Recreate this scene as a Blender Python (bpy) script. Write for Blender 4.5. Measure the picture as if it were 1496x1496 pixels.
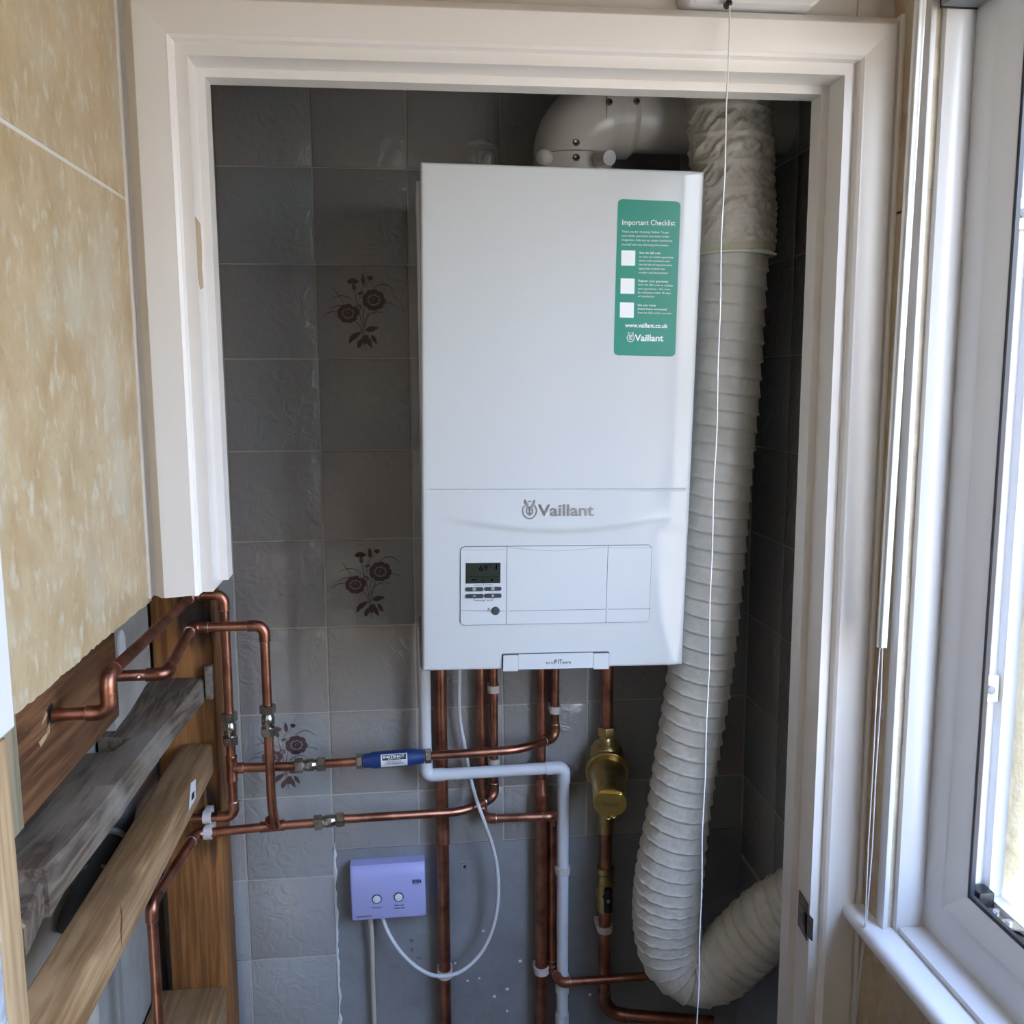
import bpy, bmesh, math, random
from mathutils import Vector, Matrix, noise
for o in list(bpy.data.objects): bpy.data.objects.remove(o)
S = bpy.context.scene; C = S.collection
random.seed(7)
H = 1.6                                   # eye height above the floor
# ---------------------------------------------------------------- camera
F = 1383.0; CC = 748.0
dv = Vector((-148, -192, F)).normalized()
dn = Vector((39, 9702, F)); dn = (dn - dn.dot(dv)*dv).normalized()
upc = -dn; xc = dv.cross(upc)
def cam2w(v): return Vector((xc.dot(v), dv.dot(v), upc.dot(v)))
cx, cy, cz = cam2w(Vector((1,0,0))), cam2w(Vector((0,1,0))), cam2w(Vector((0,0,1)))
cd = bpy.data.cameras.new('camera'); cam = bpy.data.objects.new('camera', cd); C.objects.link(cam)
m = Matrix.Identity(4)
for i in range(3):
    m[i][0] = cx[i]; m[i][1] = -cy[i]; m[i][2] = -cz[i]
m[2][3] = H
cam.matrix_world = m
cd.sensor_width = 36; cd.lens = 36*F/1496; cd.clip_start = .02
S.camera = cam
# measuring helpers: where a sight line meets a plane at real distance
def ray(px, py): return cam2w(Vector((px-CC, py-CC, F)))
def PY(px, py, y): r = ray(px, py); r = r*(y/r.y); r.z += H; return r
def PX(px, py, x): r = ray(px, py); r = r*(x/r.x); r.z += H; return r
def PZ(px, py, z): r = ray(px, py); r = r*(z/r.z); r.z += H; return r
# ---------------------------------------------------------------- world, sun, exposure
W = bpy.data.worlds.new('world'); S.world = W; W.use_nodes = True
nt = W.node_tree; nt.nodes.clear()
tc = nt.nodes.new('ShaderNodeTexCoord'); sx = nt.nodes.new('ShaderNodeSeparateXYZ')
rp = nt.nodes.new('ShaderNodeValToRGB'); mr = nt.nodes.new('ShaderNodeMapRange')
bg = nt.nodes.new('ShaderNodeBackground'); ow = nt.nodes.new('ShaderNodeOutputWorld')
nt.links.new(tc.outputs['Generated'], sx.inputs[0]); nt.links.new(sx.outputs['Z'], mr.inputs['Value'])
mr.inputs['From Min'].default_value = -1; mr.inputs['From Max'].default_value = 1
nt.links.new(mr.outputs[0], rp.inputs[0]); nt.links.new(rp.outputs[0], bg.inputs[0]); nt.links.new(bg.outputs[0], ow.inputs[0])
e = rp.color_ramp.elements
e[0].position = .45; e[0].color = (.20, .165, .12, 1); e[1].position = 1; e[1].color = (.30, .48, .92, 1)
a = e.new(.50); a.color = (.34, .33, .31, 1); a = e.new(.57); a.color = (.46, .52, .60, 1); a = e.new(.70); a.color = (.46, .62, .92, 1)
bg.inputs[1].default_value = 22.0
sd = bpy.data.lights.new('sun', 'SUN'); so = bpy.data.objects.new('sun', sd); C.objects.link(so)
sd.energy = 22; sd.angle = .01; sd.color = (1, .93, .82)
so.rotation_euler = Vector((-.25, -.5, .8)).to_track_quat('Z', 'Y').to_euler(); so.location = (4, -3, 8)
S.view_settings.view_transform = 'Standard'; S.view_settings.look = 'None'
S.view_settings.gamma = 1; S.view_settings.use_curve_mapping = False
S.view_settings.exposure = -0.2
try:
    S.cycles.max_bounces = 10; S.cycles.diffuse_bounces = 6; S.cycles.sample_clamp_indirect = 8
except Exception: pass
# ---------------------------------------------------------------- materials
def mat(name, col, rough=.5, metal=0, bump=0, bscale=30, var=0, vscale=8, spec=.5, coat=0, col2=None, trans=0, emis=None, detail=4, stretch=None, sub=0, rvar=0):
    M = bpy.data.materials.new(name); M.use_nodes = True; n = M.node_tree; b = n.nodes['Principled BSDF']
    b.inputs['Base Color'].default_value = (*col, 1); b.inputs['Roughness'].default_value = rough
    b.inputs['Metallic'].default_value = metal; b.inputs['Specular IOR Level'].default_value = spec
    b.inputs['Coat Weight'].default_value = coat; b.inputs['Coat Roughness'].default_value = .08
    b.inputs['Transmission Weight'].default_value = trans
    g = n.nodes.new('ShaderNodeNewGeometry'); mp = n.nodes.new('ShaderNodeMapping')
    n.links.new(g.outputs['Position'], mp.inputs[0])
    if stretch: mp.inputs['Scale'].default_value = stretch
    if var or col2 or rvar:
        t = n.nodes.new('ShaderNodeTexNoise'); t.inputs['Scale'].default_value = vscale; t.inputs['Detail'].default_value = detail
        t.inputs['Roughness'].default_value = .6
        n.links.new(mp.outputs[0], t.inputs[0])
        r = n.nodes.new('ShaderNodeValToRGB'); r.color_ramp.elements[0].position = .36; r.color_ramp.elements[1].position = .66
        c2 = col2 or tuple(max(0, c*(1-var)) for c in col)
        r.color_ramp.elements[0].color = (*c2, 1); r.color_ramp.elements[1].color = (*col, 1)
        n.links.new(t.outputs[0], r.inputs[0]); n.links.new(r.outputs[0], b.inputs['Base Color'])
        if rvar:
            q = n.nodes.new('ShaderNodeMapRange'); q.inputs['To Min'].default_value = rough; q.inputs['To Max'].default_value = rough+rvar
            n.links.new(t.outputs[0], q.inputs['Value']); n.links.new(q.outputs[0], b.inputs['Roughness'])
    if bump:
        t2 = n.nodes.new('ShaderNodeTexNoise'); t2.inputs['Scale'].default_value = bscale; t2.inputs['Detail'].default_value = 5
        n.links.new(mp.outputs[0], t2.inputs[0])
        bp = n.nodes.new('ShaderNodeBump'); bp.inputs['Strength'].default_value = bump; bp.inputs['Distance'].default_value = .004
        n.links.new(t2.outputs[0], bp.inputs['Height']); n.links.new(bp.outputs[0], b.inputs['Normal'])
    return M
def wood(name, c1, c2, axis, fine=120, dirt=None, burn=(), rough=.65):
    """grain lines run along the axis; optional scorch marks of their own shape at given points"""
    M = bpy.data.materials.new(name); M.use_nodes = True; n = M.node_tree; L = n.links.new; b = n.nodes['Principled BSDF']
    b.inputs['Roughness'].default_value = rough; b.inputs['Specular IOR Level'].default_value = .3
    g = n.nodes.new('ShaderNodeNewGeometry')
    def nz(sc, st, det=5, dist=0):
        mp = n.nodes.new('ShaderNodeMapping'); v = [sc]*3; v[axis] = sc*st; mp.inputs['Scale'].default_value = v
        t = n.nodes.new('ShaderNodeTexNoise'); t.inputs['Scale'].default_value = 1; t.inputs['Detail'].default_value = det; t.inputs['Distortion'].default_value = dist
        L(g.outputs['Position'], mp.inputs[0]); L(mp.outputs[0], t.inputs[0]); return t
    a = nz(fine, .055, 5, .5); c = nz(22, .12, 4)
    r = n.nodes.new('ShaderNodeValToRGB'); r.color_ramp.elements[0].position = .43; r.color_ramp.elements[1].position = .57
    r.color_ramp.elements[0].color = (*c2, 1); r.color_ramp.elements[1].color = (*c1, 1)
    mx = n.nodes.new('ShaderNodeMath'); mx.operation = 'MULTIPLY_ADD'; mx.inputs[1].default_value = .55
    md = n.nodes.new('ShaderNodeMath'); md.operation = 'MULTIPLY'; md.inputs[1].default_value = .45
    L(c.outputs[0], md.inputs[0]); L(a.outputs[0], mx.inputs[0]); L(md.outputs[0], mx.inputs[2]); L(mx.outputs[0], r.inputs[0])
    out = r.outputs[0]
    if dirt:
        d = nz(14, .5, 6); rr = n.nodes.new('ShaderNodeValToRGB'); rr.color_ramp.elements[0].position = .5; rr.color_ramp.elements[1].position = .68
        L(d.outputs[0], rr.inputs[0]); mm = n.nodes.new('ShaderNodeMix'); mm.data_type = 'RGBA'
        L(rr.outputs[0], mm.inputs['Factor']); L(out, mm.inputs['A']); mm.inputs['B'].default_value = (*dirt, 1); out = mm.outputs['Result']
    for (p, rad) in burn:
        s = n.nodes.new('ShaderNodeVectorMath'); s.operation = 'SUBTRACT'; s.inputs[1].default_value = p; L(g.outputs['Position'], s.inputs[0])
        sc = n.nodes.new('ShaderNodeVectorMath'); sc.operation = 'MULTIPLY'; sc.inputs[1].default_value = (1, .2, .5); L(s.outputs[0], sc.inputs[0])
        l = n.nodes.new('ShaderNodeVectorMath'); l.operation = 'LENGTH'; L(sc.outputs[0], l.inputs[0])
        ad = n.nodes.new('ShaderNodeMath'); ad.operation = 'MULTIPLY_ADD'; ad.inputs[1].default_value = .045; L(a.outputs[0], ad.inputs[0]); L(l.outputs['Value'], ad.inputs[2])
        q = n.nodes.new('ShaderNodeMapRange'); q.inputs['From Min'].default_value = rad+.012; q.inputs['From Max'].default_value = rad+.032; q.inputs['To Min'].default_value = .93; q.inputs['To Max'].default_value = 0
        L(ad.outputs[0], q.inputs['Value']); mm = n.nodes.new('ShaderNodeMix'); mm.data_type = 'RGBA'
        L(q.outputs[0], mm.inputs['Factor']); L(out, mm.inputs['A']); mm.inputs['B'].default_value = (.012, .010, .009, 1); out = mm.outputs['Result']
    L(out, b.inputs['Base Color'])
    bp = n.nodes.new('ShaderNodeBump'); bp.inputs['Strength'].default_value = .35; bp.inputs['Distance'].default_value = .0015
    L(a.outputs[0], bp.inputs['Height']); L(bp.outputs[0], b.inputs['Normal'])
    return M
def tile_mat():
    """glazed wall tile: each tile leans to grey or to brown, cloudy mottling, wavy glaze"""
    M = bpy.data.materials.new('glazed_tile'); M.use_nodes = True; n = M.node_tree; L = n.links.new; b = n.nodes['Principled BSDF']
    b.inputs['Roughness'].default_value = .13
    g = n.nodes.new('ShaderNodeNewGeometry'); oi = n.nodes.new('ShaderNodeObjectInfo')
    mp = n.nodes.new('ShaderNodeVectorMath'); mp.operation = 'ADD'; L(g.outputs['Position'], mp.inputs[0])
    cb = n.nodes.new('ShaderNodeCombineXYZ'); ml = n.nodes.new('ShaderNodeMath'); ml.operation = 'MULTIPLY'; ml.inputs[1].default_value = 40
    L(oi.outputs['Random'], ml.inputs[0]); L(ml.outputs[0], cb.inputs[1]); L(cb.outputs[0], mp.inputs[1])
    t = n.nodes.new('ShaderNodeTexNoise'); t.inputs['Scale'].default_value = 9; t.inputs['Detail'].default_value = 4; t.inputs['Distortion'].default_value = .6; L(mp.outputs[0], t.inputs[0])
    m1 = n.nodes.new('ShaderNodeMath'); m1.operation = 'MULTIPLY_ADD'; m1.inputs[1].default_value = .42; L(oi.outputs['Random'], m1.inputs[0])
    m2 = n.nodes.new('ShaderNodeMath'); m2.operation = 'MULTIPLY'; m2.inputs[1].default_value = .6; L(t.outputs[0], m2.inputs[0]); L(m2.outputs[0], m1.inputs[2])
    r = n.nodes.new('ShaderNodeValToRGB'); r.color_ramp.elements[0].position = .34; r.color_ramp.elements[1].position = .66
    r.color_ramp.elements[0].color = (.30, .315, .32, 1); r.color_ramp.elements[1].color = (.318, .300, .295, 1)
    L(m1.outputs[0], r.inputs[0]); L(r.outputs[0], b.inputs['Base Color'])
    t2 = n.nodes.new('ShaderNodeTexNoise'); t2.inputs['Scale'].default_value = 34; t2.inputs['Detail'].default_value = 5; t2.inputs['Distortion'].default_value = 1.6; L(mp.outputs[0], t2.inputs[0])
    bp = n.nodes.new('ShaderNodeBump'); bp.inputs['Strength'].default_value = .55; bp.inputs['Distance'].default_value = .005
    L(t2.outputs[0], bp.inputs['Height']); L(bp.outputs[0], b.inputs['Normal'])
    return M
M = {}
M['paint'] = mat('white_gloss_paint', (.80, .765, .73), .28, bump=.06, bscale=25)
M['casing'] = mat('white_enamel', (.565, .585, .595), .12, bump=.015, bscale=60)
M['casing2'] = mat('white_plastic_panel', (.575, .60, .62), .25)
M['greyplastic'] = mat('grey_plastic', (.20, .21, .22), .5)
M['upvc'] = mat('upvc_white', (.74, .74, .75), .22)
M['tile'] = tile_mat()
M['grout'] = mat('grout', (.46, .43, .38), .9, bump=.3, bscale=200)
M['plaster'] = mat('bare_grey_plaster', (.26, .265, .28), .85, bump=.5, bscale=45, col2=(.20, .205, .22), vscale=7)
M['plaster_dark'] = mat('cavity_plaster', (.36, .34, .31), .9, bump=.4, bscale=30, col2=(.27, .25, .22), vscale=9)
M['walltop'] = mat('painted_panel', (.60, .56, .51), .6)
M['shell'] = mat('room_paint', (.68, .57, .45), .7)
M['floor'] = mat('floor_vinyl', (.30, .26, .22), .6)
M['beige'] = mat('beige_stone_tile', (.50, .395, .245), .38, bump=.12, bscale=70, col2=(.40, .285, .155), vscale=22, detail=12, stretch=(1, 1, .8))
def stone():
    m_ = M['beige']; n = m_.node_tree; L = n.links.new; b = n.nodes['Principled BSDF']; src = b.inputs['Base Color'].links[0].from_socket
    g = n.nodes.new('ShaderNodeNewGeometry'); mp = n.nodes.new('ShaderNodeMapping'); mp.inputs['Scale'].default_value = (1, 1, .7); L(g.outputs['Position'], mp.inputs[0])
    for sc, lo, hi, col, fac in ((62, .54, .70, (.57, .54, .43), .75), (150, .52, .75, (.33, .24, .13), .45), (9, .50, .75, (.50, .50, .43), .6)):
        t = n.nodes.new('ShaderNodeTexNoise'); t.inputs['Scale'].default_value = sc; t.inputs['Detail'].default_value = 6; L(mp.outputs[0], t.inputs[0])
        q = n.nodes.new('ShaderNodeMapRange'); q.inputs['From Min'].default_value = lo; q.inputs['From Max'].default_value = hi; q.inputs['To Max'].default_value = fac; L(t.outputs[0], q.inputs['Value'])
        mm = n.nodes.new('ShaderNodeMix'); mm.data_type = 'RGBA'; L(q.outputs[0], mm.inputs['Factor']); L(src, mm.inputs['A']); mm.inputs['B'].default_value = (*col, 1); src = mm.outputs['Result']
    L(src, b.inputs['Base Color'])
stone()
M['raw_edge'] = mat('raw_plaster_edge', (.62, .54, .42), .9, bump=.5, bscale=90, var=.2, vscale=40)
M['filler'] = mat('white_filler', (.62, .63, .64), .9, bump=.6, bscale=90)
M['copper'] = mat('copper', (.54, .245, .16), .25, metal=1, col2=(.27, .115, .08), vscale=22, rvar=.22, bump=.05, bscale=60)
M['copper_dull'] = mat('copper_fitting', (.50, .22, .14), .28, metal=1, col2=(.23, .10, .07), vscale=35, rvar=.25)
M['solder'] = mat('solder', (.62, .60, .56), .35, metal=1)
M['chrome'] = mat('nickel_plate', (.50, .49, .46), .27, metal=1, col2=(.30, .29, .26), vscale=60)
M['brass'] = mat('brass', (.62, .47, .20), .32, metal=1, col2=(.42, .31, .13), vscale=40, bump=.08, bscale=200)
M['brass_bright'] = mat('bright_brass_plate', (.85, .66, .20), .22, metal=1, bump=.15, bscale=500, stretch=(1, 1, .05))
M['pvc'] = mat('white_waste_pipe', (.66, .69, .74), .3)
M['clip'] = mat('white_clip_plastic', (.62, .58, .56), .45)
M['cable_white'] = mat('white_flex', (.66, .68, .70), .4)
M['cable_cream'] = mat('cream_flex', (.50, .46, .36), .5)
M['blue'] = mat('blue_moulding', (.012, .040, .17), .42)
M['black'] = mat('black_plastic', (.012, .012, .013), .4)
M['ink'] = mat('printed_ink', (.02, .02, .03), .5)
M['navy'] = mat('navy_ink', (.01, .015, .09), .5)
M['labelwhite'] = mat('label_white', (.72, .73, .76), .5)
M['green'] = mat('green_sticker', (.012, .235, .165), .3)
M['printwhite'] = mat('printed_white', (.80, .84, .84), .4)
M['logo'] = mat('silver_lettering', (.36, .36, .38), .28, metal=.85)
M['lcd'] = mat('lcd_glass', (.022, .029, .022), .3)
M['lcdink'] = mat('lcd_segment', (.001, .001, .001), .9, spec=.1)
M['button'] = mat('dark_button', (.035, .045, .06), .5)
M['seam'] = mat('panel_gap', (.05, .06, .08), .7)
M['lilac'] = mat('control_box_plastic', (.41, .42, .74), .38)
M['flue'] = mat('flue_plastic', (.66, .63, .60), .22)
M['duct'] = mat('duct_vinyl', (.68, .66, .60), .42, col2=(.60, .58, .52), vscale=25, bump=.35, bscale=90)
M['duct_wrinkled'] = mat('duct_vinyl_aged', (.66, .62, .54), .34, col2=(.52, .48, .40), vscale=22, bump=.5, bscale=110)
M['tape'] = mat('yellowed_residue', (.55, .52, .36), .5)
M['flower'] = mat('aubergine_glaze_print', (.075, .045, .055), .3)
M['flower_pale'] = mat('pale_glaze_shadow_print', (.27, .235, .24), .3)
M['pine'] = wood('orange_pine', (.40, .20, .085), (.24, .105, .038), 2, dirt=(.30, .15, .07))
M['batten'] = wood('pine_batten_wood', (.40, .25, .13), (.22, .12, .052), 1, dirt=(.20, .12, .06))
M['weathered'] = wood('weathered_wood', (.195, .15, .112), (.08, .058, .042), 1, dirt=(.24, .21, .175), rough=.85)
M['board'] = wood('dark_board_wood', (.19, .088, .038), (.08, .034, .015), 1, dirt=(.13, .06, .03))
M['greenwood'] = wood('treated_wood', (.33, .28, .19), (.22, .19, .12), 2)
M['studlight'] = wood('dry_pine', (.47, .33, .19), (.33, .21, .11), 2, dirt=(.55, .45, .33))
M['opening_dark'] = mat('painted_opening_darkness', (.012, .014, .018), .4)  # near-black colour stands in for the unlit space past the near left corner
M['bead'] = mat('chipped_white_edge', (.60, .64, .70), .4, col2=(.20, .22, .27), vscale=35)
M['cream_render'] = mat('cream_render', (.72, .64, .46), .9, bump=.5, bscale=80, col2=(.66, .57, .38), vscale=30)
M['gasket'] = mat('black_gasket', (.012, .013, .02), .35)
M['steel'] = mat('stay_steel', (.55, .56, .58), .3, metal=1)
M['steel_dark'] = mat('worn_steel', (.38, .33, .29), .4, metal=1, col2=(.16, .12, .10), vscale=60)
M['striker'] = mat('cream_striker', (.62, .60, .48), .4)
M['ground'] = mat('outside_ground', (.42, .32, .20), .9)
M['darkpipe'] = mat('old_waste_pipe', (.03, .03, .032), .5)
gl = bpy.data.materials.new('window_glass'); gl.use_nodes = True; b_ = gl.node_tree.nodes['Principled BSDF']
b_.inputs['Transmission Weight'].default_value = 1; b_.inputs['Roughness'].default_value = 0; b_.inputs['IOR'].default_value = 1.45; b_.inputs['Base Color'].default_value = (.95, .98, .97, 1)
M['glass'] = gl
wn = mat('wand_acrylic', (.78, .79, .78), .15, trans=.25); M['wand'] = wn
# ---------------------------------------------------------------- object helpers
def wloc(o):
    v = Vector(o.location)
    while o.parent: o = o.parent; v += Vector(o.location)
    return v
def props(o, label=None, cat=None, group=None, kind=None):
    if label: o['label'] = label
    if cat: o['category'] = cat
    if group: o['group'] = group
    if kind: o['kind'] = kind
    return o
def thing(name, loc, label=None, cat=None, group=None, kind=None):
    o = bpy.data.objects.new(name, None); o.empty_display_size = .05; C.objects.link(o); o.location = loc
    return props(o, label, cat, group, kind)
def obj(name, bm, m, parent=None, smooth=None, label=None, cat=None, group=None, kind=None):
    if parent is not None: org = wloc(parent)
    else:
        vs = [v.co for v in bm.verts]; lo = [min(v[i] for v in vs) for i in range(3)]; hi = [max(v[i] for v in vs) for i in range(3)]
        org = Vector(((lo[0]+hi[0])/2, (lo[1]+hi[1])/2, lo[2]))
    bmesh.ops.translate(bm, verts=bm.verts, vec=-org)
    bmesh.ops.recalc_face_normals(bm, faces=bm.faces)
    me = bpy.data.meshes.new(name); bm.to_mesh(me); bm.free(); me.materials.append(M[m] if isinstance(m, str) else m)
    if smooth is not None:
        for p in me.polygons: p.use_smooth = True
        me.set_sharp_from_angle(angle=math.radians(smooth))
    o = bpy.data.objects.new(name, me); C.objects.link(o)
    if parent is not None: o.parent = parent
    else: o.location = org
    return props(o, label, cat, group, kind)
def B(): return bmesh.new()
def add_hex(bm, c8, bev=0, seg=2):
    t = bmesh.new(); v = [t.verts.new(p) for p in c8]
    for f in ((0,1,2,3), (7,6,5,4), (0,4,5,1), (1,5,6,2), (2,6,7,3), (3,7,4,0)): t.faces.new([v[i] for i in f])
    if bev: bmesh.ops.bevel(t, geom=list(t.edges), offset=bev, segments=seg, profile=.5, affect='EDGES')
    me = bpy.data.meshes.new('t'); t.to_mesh(me); t.free(); bm.from_mesh(me); bpy.data.meshes.remove(me)
    return bm
def box(bm, lo, hi, bev=0, seg=2):
    x0, y0, z0 = lo; x1, y1, z1 = hi
    return add_hex(bm, [(x0,y0,z0), (x1,y0,z0), (x1,y1,z0), (x0,y1,z0), (x0,y0,z1), (x1,y0,z1), (x1,y1,z1), (x0,y1,z1)], bev, seg)
def frame_of(d):
    d = d.normalized(); a = Vector((0,0,1)) if abs(d.z) < .9 else Vector((1,0,0))
    u = d.cross(a).normalized(); return u, d.cross(u).normalized()
def loft(bm, rings, cap=True, closed=True):
    vr = [[bm.verts.new(p) for p in r] for r in rings]; n = len(vr[0])
    for a, b in zip(vr, vr[1:]):
        for i in range(n if closed else n-1):
            bm.faces.new((a[i], a[(i+1) % n], b[(i+1) % n], b[i]))
    if cap:
        bm.faces.new(vr[0]); bm.faces.new(vr[-1][::-1])
    return bm
def lathe(bm, p, d, prof, n=20, ph=0):
    """revolve (distance along d, radius) pairs about the line through p"""
    d = d.normalized(); u, w = frame_of(d); rings = []
    for s, r in prof:
        rings.append([p + d*s + (u*math.cos(ph+2*math.pi*i/n) + w*math.sin(ph+2*math.pi*i/n))*max(r, 1e-5) for i in range(n)])
    return loft(bm, rings)
def tube(bm, pts, r, n=14, cap=True):
    pts = [Vector(p) for p in pts]; u = None; rings = []
    for i, p in enumerate(pts):
        d = (pts[min(i+1, len(pts)-1)] - pts[max(i-1, 0)]).normalized()
        if u is None: u, _ = frame_of(d)
        u = (u - d*u.dot(d)).normalized(); w = d.cross(u)
        rr = r[i] if isinstance(r, (list, tuple)) else r
        rings.append([p + (u*math.cos(2*math.pi*k/n) + w*math.sin(2*math.pi*k/n))*rr for k in range(n)])
    return loft(bm, rings, cap)
def smooth_path(ctrl, n=12):
    """Catmull-Rom through control points"""
    c = [Vector(p) for p in ctrl]; c = [c[0]*2-c[1]] + c + [c[-1]*2-c[-2]]; out = []
    for i in range(1, len(c)-2):
        for k in range(n):
            t = k/n; p0, p1, p2, p3 = c[i-1:i+3]
            out.append(.5*((2*p1) + (p2-p0)*t + (2*p0-5*p1+4*p2-p3)*t*t + (-p0+3*p1-3*p2+p3)*t**3))
    out.append(c[-2]); return out
def poly_extrude(bm, pts, off):
    """flat polygon given by world points, thickened by off"""
    off = Vector(off); a = [bm.verts.new(p) for p in pts]; b = [bm.verts.new(Vector(p)+off) for p in pts]; n = len(a)
    bm.faces.new(a); bm.faces.new(b[::-1])
    for i in range(n): bm.faces.new((a[i], b[i], b[(i+1) % n], a[(i+1) % n]))
    return bm
# ---- flat print on a plane -------------------------------------------------
class Plane:
    def __init__(s, o, ex, ez):
        s.o = Vector(o); s.ex = Vector(ex).normalized(); s.ez = (Vector(ez)-s.ex*Vector(ez).dot(s.ex)).normalized(); s.n = s.ex.cross(s.ez).normalized()
        if s.n.dot(Vector((0,0,H)) - s.o) < 0: s.n = -s.n
    def hit(s, px, py, off=0):
        r = ray(px, py); c = Vector((0,0,H)); q = s.o + s.n*off; t = (q-c).dot(s.n)/r.dot(s.n); return c + r*t
    def uv(s, p): q = Vector(p)-s.o; return q.dot(s.ex), q.dot(s.ez)
    def at(s, u, v, off=0): return s.o + s.ex*u + s.ez*v + s.n*off
_tc = {}
def text_geo(txt, extrude=0, bold=0):
    k = (txt, extrude, bold)
    if k not in _tc:
        cu = bpy.data.curves.new('t', 'FONT'); cu.body = txt; cu.size = 1; cu.extrude = extrude; cu.offset = bold; cu.resolution_u = 3
        o = bpy.data.objects.new('t', cu); C.objects.link(o); bpy.context.view_layer.update()
        me = bpy.data.meshes.new_from_object(o.evaluated_get(bpy.context.evaluated_depsgraph_get()))
        vs = [tuple(v.co) for v in me.vertices]; fs = [tuple(p.vertices) for p in me.polygons]
        bpy.data.objects.remove(o); bpy.data.curves.remove(cu); bpy.data.meshes.remove(me); _tc[k] = (vs, fs)
    return _tc[k]
def put_text(bm, txt, pl, A, Bp, h, off=.0004, thick=.0, bold=0):
    """lettering between two baseline points (sighted on the plane), cap height h metres"""
    vs, fs = text_geo(txt, 0, bold); x0 = min(v[0] for v in vs); x1 = max(v[0] for v in vs)
    a, b = pl.hit(*A, off), pl.hit(*Bp, off); ex = (b-a); wd = ex.length; ex.normalize(); ez = (pl.ez - ex*pl.ez.dot(ex)).normalized()
    sx_ = wd/(x1-x0); sy = h/.70
    base = [a + ex*((v[0]-x0)*sx_) + ez*(v[1]*sy) for v in vs]
    vv = [bm.verts.new(p) for p in base]
    for f in fs:
        try: bm.faces.new([vv[i] for i in f])
        except ValueError: pass
    return bm
def pgon(bm, pl, pxs, off=.0004):
    try: bm.faces.new([bm.verts.new(pl.hit(x, y, off)) for x, y in pxs])
    except ValueError: pass
def stroke(bm, pl, pts, w, off=.0005):
    """ribbon through (u,v) points; w widths"""
    n = len(pts); L_ = []; R_ = []
    for i, (u, v) in enumerate(pts):
        a = pts[max(i-1, 0)]; b = pts[min(i+1, n-1)]; dx, dy = b[0]-a[0], b[1]-a[1]; l = math.hypot(dx, dy) or 1
        ww = w[i] if isinstance(w, list) else w
        L_.append(bm.verts.new(pl.at(u-dy/l*ww/2, v+dx/l*ww/2, off))); R_.append(bm.verts.new(pl.at(u+dy/l*ww/2, v-dx/l*ww/2, off)))
    for i in range(n-1): bm.faces.new((L_[i], L_[i+1], R_[i+1], R_[i]))
def emblem(bm, pl, cpx, hpx, off=.0006):
    """two long ears, a narrow face, inside an egg-shaped ring"""
    c = pl.hit(*cpx); s = (pl.hit(cpx[0], cpx[1]-hpx/2) - pl.hit(cpx[0], cpx[1]+hpx/2)).length; u0, v0 = pl.uv(c)
    def S_(x, y): return (u0+x*s, v0+y*s)
    ring = [S_(.36*math.sin(t)*(1-.10*math.cos(t)), -.12-.38*math.cos(t)) for t in [math.radians(d) for d in range(-138, 139, 12)]]
    stroke(bm, pl, ring, .065*s, off)
    stroke(bm, pl, [S_(-.09, .38), S_(0, .405), S_(.09, .38)], .04*s, off)
    for k in (-1, 1):
        stroke(bm, pl, [S_(k*.05, .06), S_(k*.16, .30), S_(k*.25, .50)], [.05*s, .045*s, .02*s], off)
        stroke(bm, pl, [S_(k*.25, .50), S_(k*.26, .34), S_(k*.17, .12)], [.02*s, .04*s, .04*s], off)
        stroke(bm, pl, [S_(k*.03, .10), S_(k*.12, .08), S_(k*.17, -.04), S_(k*.13, -.20), S_(k*.04, -.33)], [.09*s, .05*s, .04*s, .06*s, .03*s], off)
        stroke(bm, pl, [S_(k*.06, -.02), S_(k*.11, -.04)], .05*s, off)
    stroke(bm, pl, [S_(0, .12), S_(0, -.12), S_(0, -.30)], [.10*s, .05*s, .09*s], off)
def rrect(pl, x0, y0, x1, y1, r, n=5):
    pts = []
    for cx_, cy_, a0 in ((x1-r, y1-r, 0), (x0+r, y1-r, 90), (x0+r, y0+r, 180), (x1-r, y0+r, 270)):
        for k in range(n+1):
            t = math.radians(a0+90*k/n); pts.append((cx_+r*math.cos(t), cy_+r*math.sin(t)))
    return pts
def uvslab(bm, pl, uvs, z0, z1):
    a = [bm.verts.new(pl.at(u, v, z1)) for u, v in uvs]; b = [bm.verts.new(pl.at(u, v, z0)) for u, v in uvs]; n = len(a)
    bm.faces.new(a); bm.faces.new(b[::-1])
    for i in range(n): bm.faces.new((a[i], b[i], b[(i+1) % n], a[(i+1) % n]))
# ================================================================= SETTING
YB = 1.62; XL = -.32; XR = .60; P = .153; Z0 = H+.3426
YW = 1.18                                      # face of the partition round the cupboard opening
# --- back wall: rendered backing, single tiles, bare plaster below
ZCUT = H-.8315
wall_back = thing('wall_back', (0, YB, 0), kind='structure')
obj('backing', box(box(B(), (-.46, YB+.0014, ZCUT), (.6013, YB+.08, 2.45)), (-.46, YB+.0014, 0), (-.1535, YB+.08, ZCUT)), 'grout', wall_back)
_tm = {}
def tile_mesh(w, h, axis):
    k = (round(w, 4), round(h, 4), axis)
    if k not in _tm:
        bm = B(); g = .0012
        if axis == 'Y': box(bm, (-w/2+g, 0, -h/2+g), (w/2-g, .0065, h/2-g), .0013, 2)
        else: box(bm, (0, -w/2+g, -h/2+g), (.0065, w/2-g, h/2-g), .0013, 2)
        me = bpy.data.meshes.new('tile'); bm.to_mesh(me); bm.free(); me.materials.append(M['tile'])
        for p in me.polygons: p.use_smooth = True
        me.set_sharp_from_angle(angle=math.radians(50)); _tm[k] = me
    return _tm[k]
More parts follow.
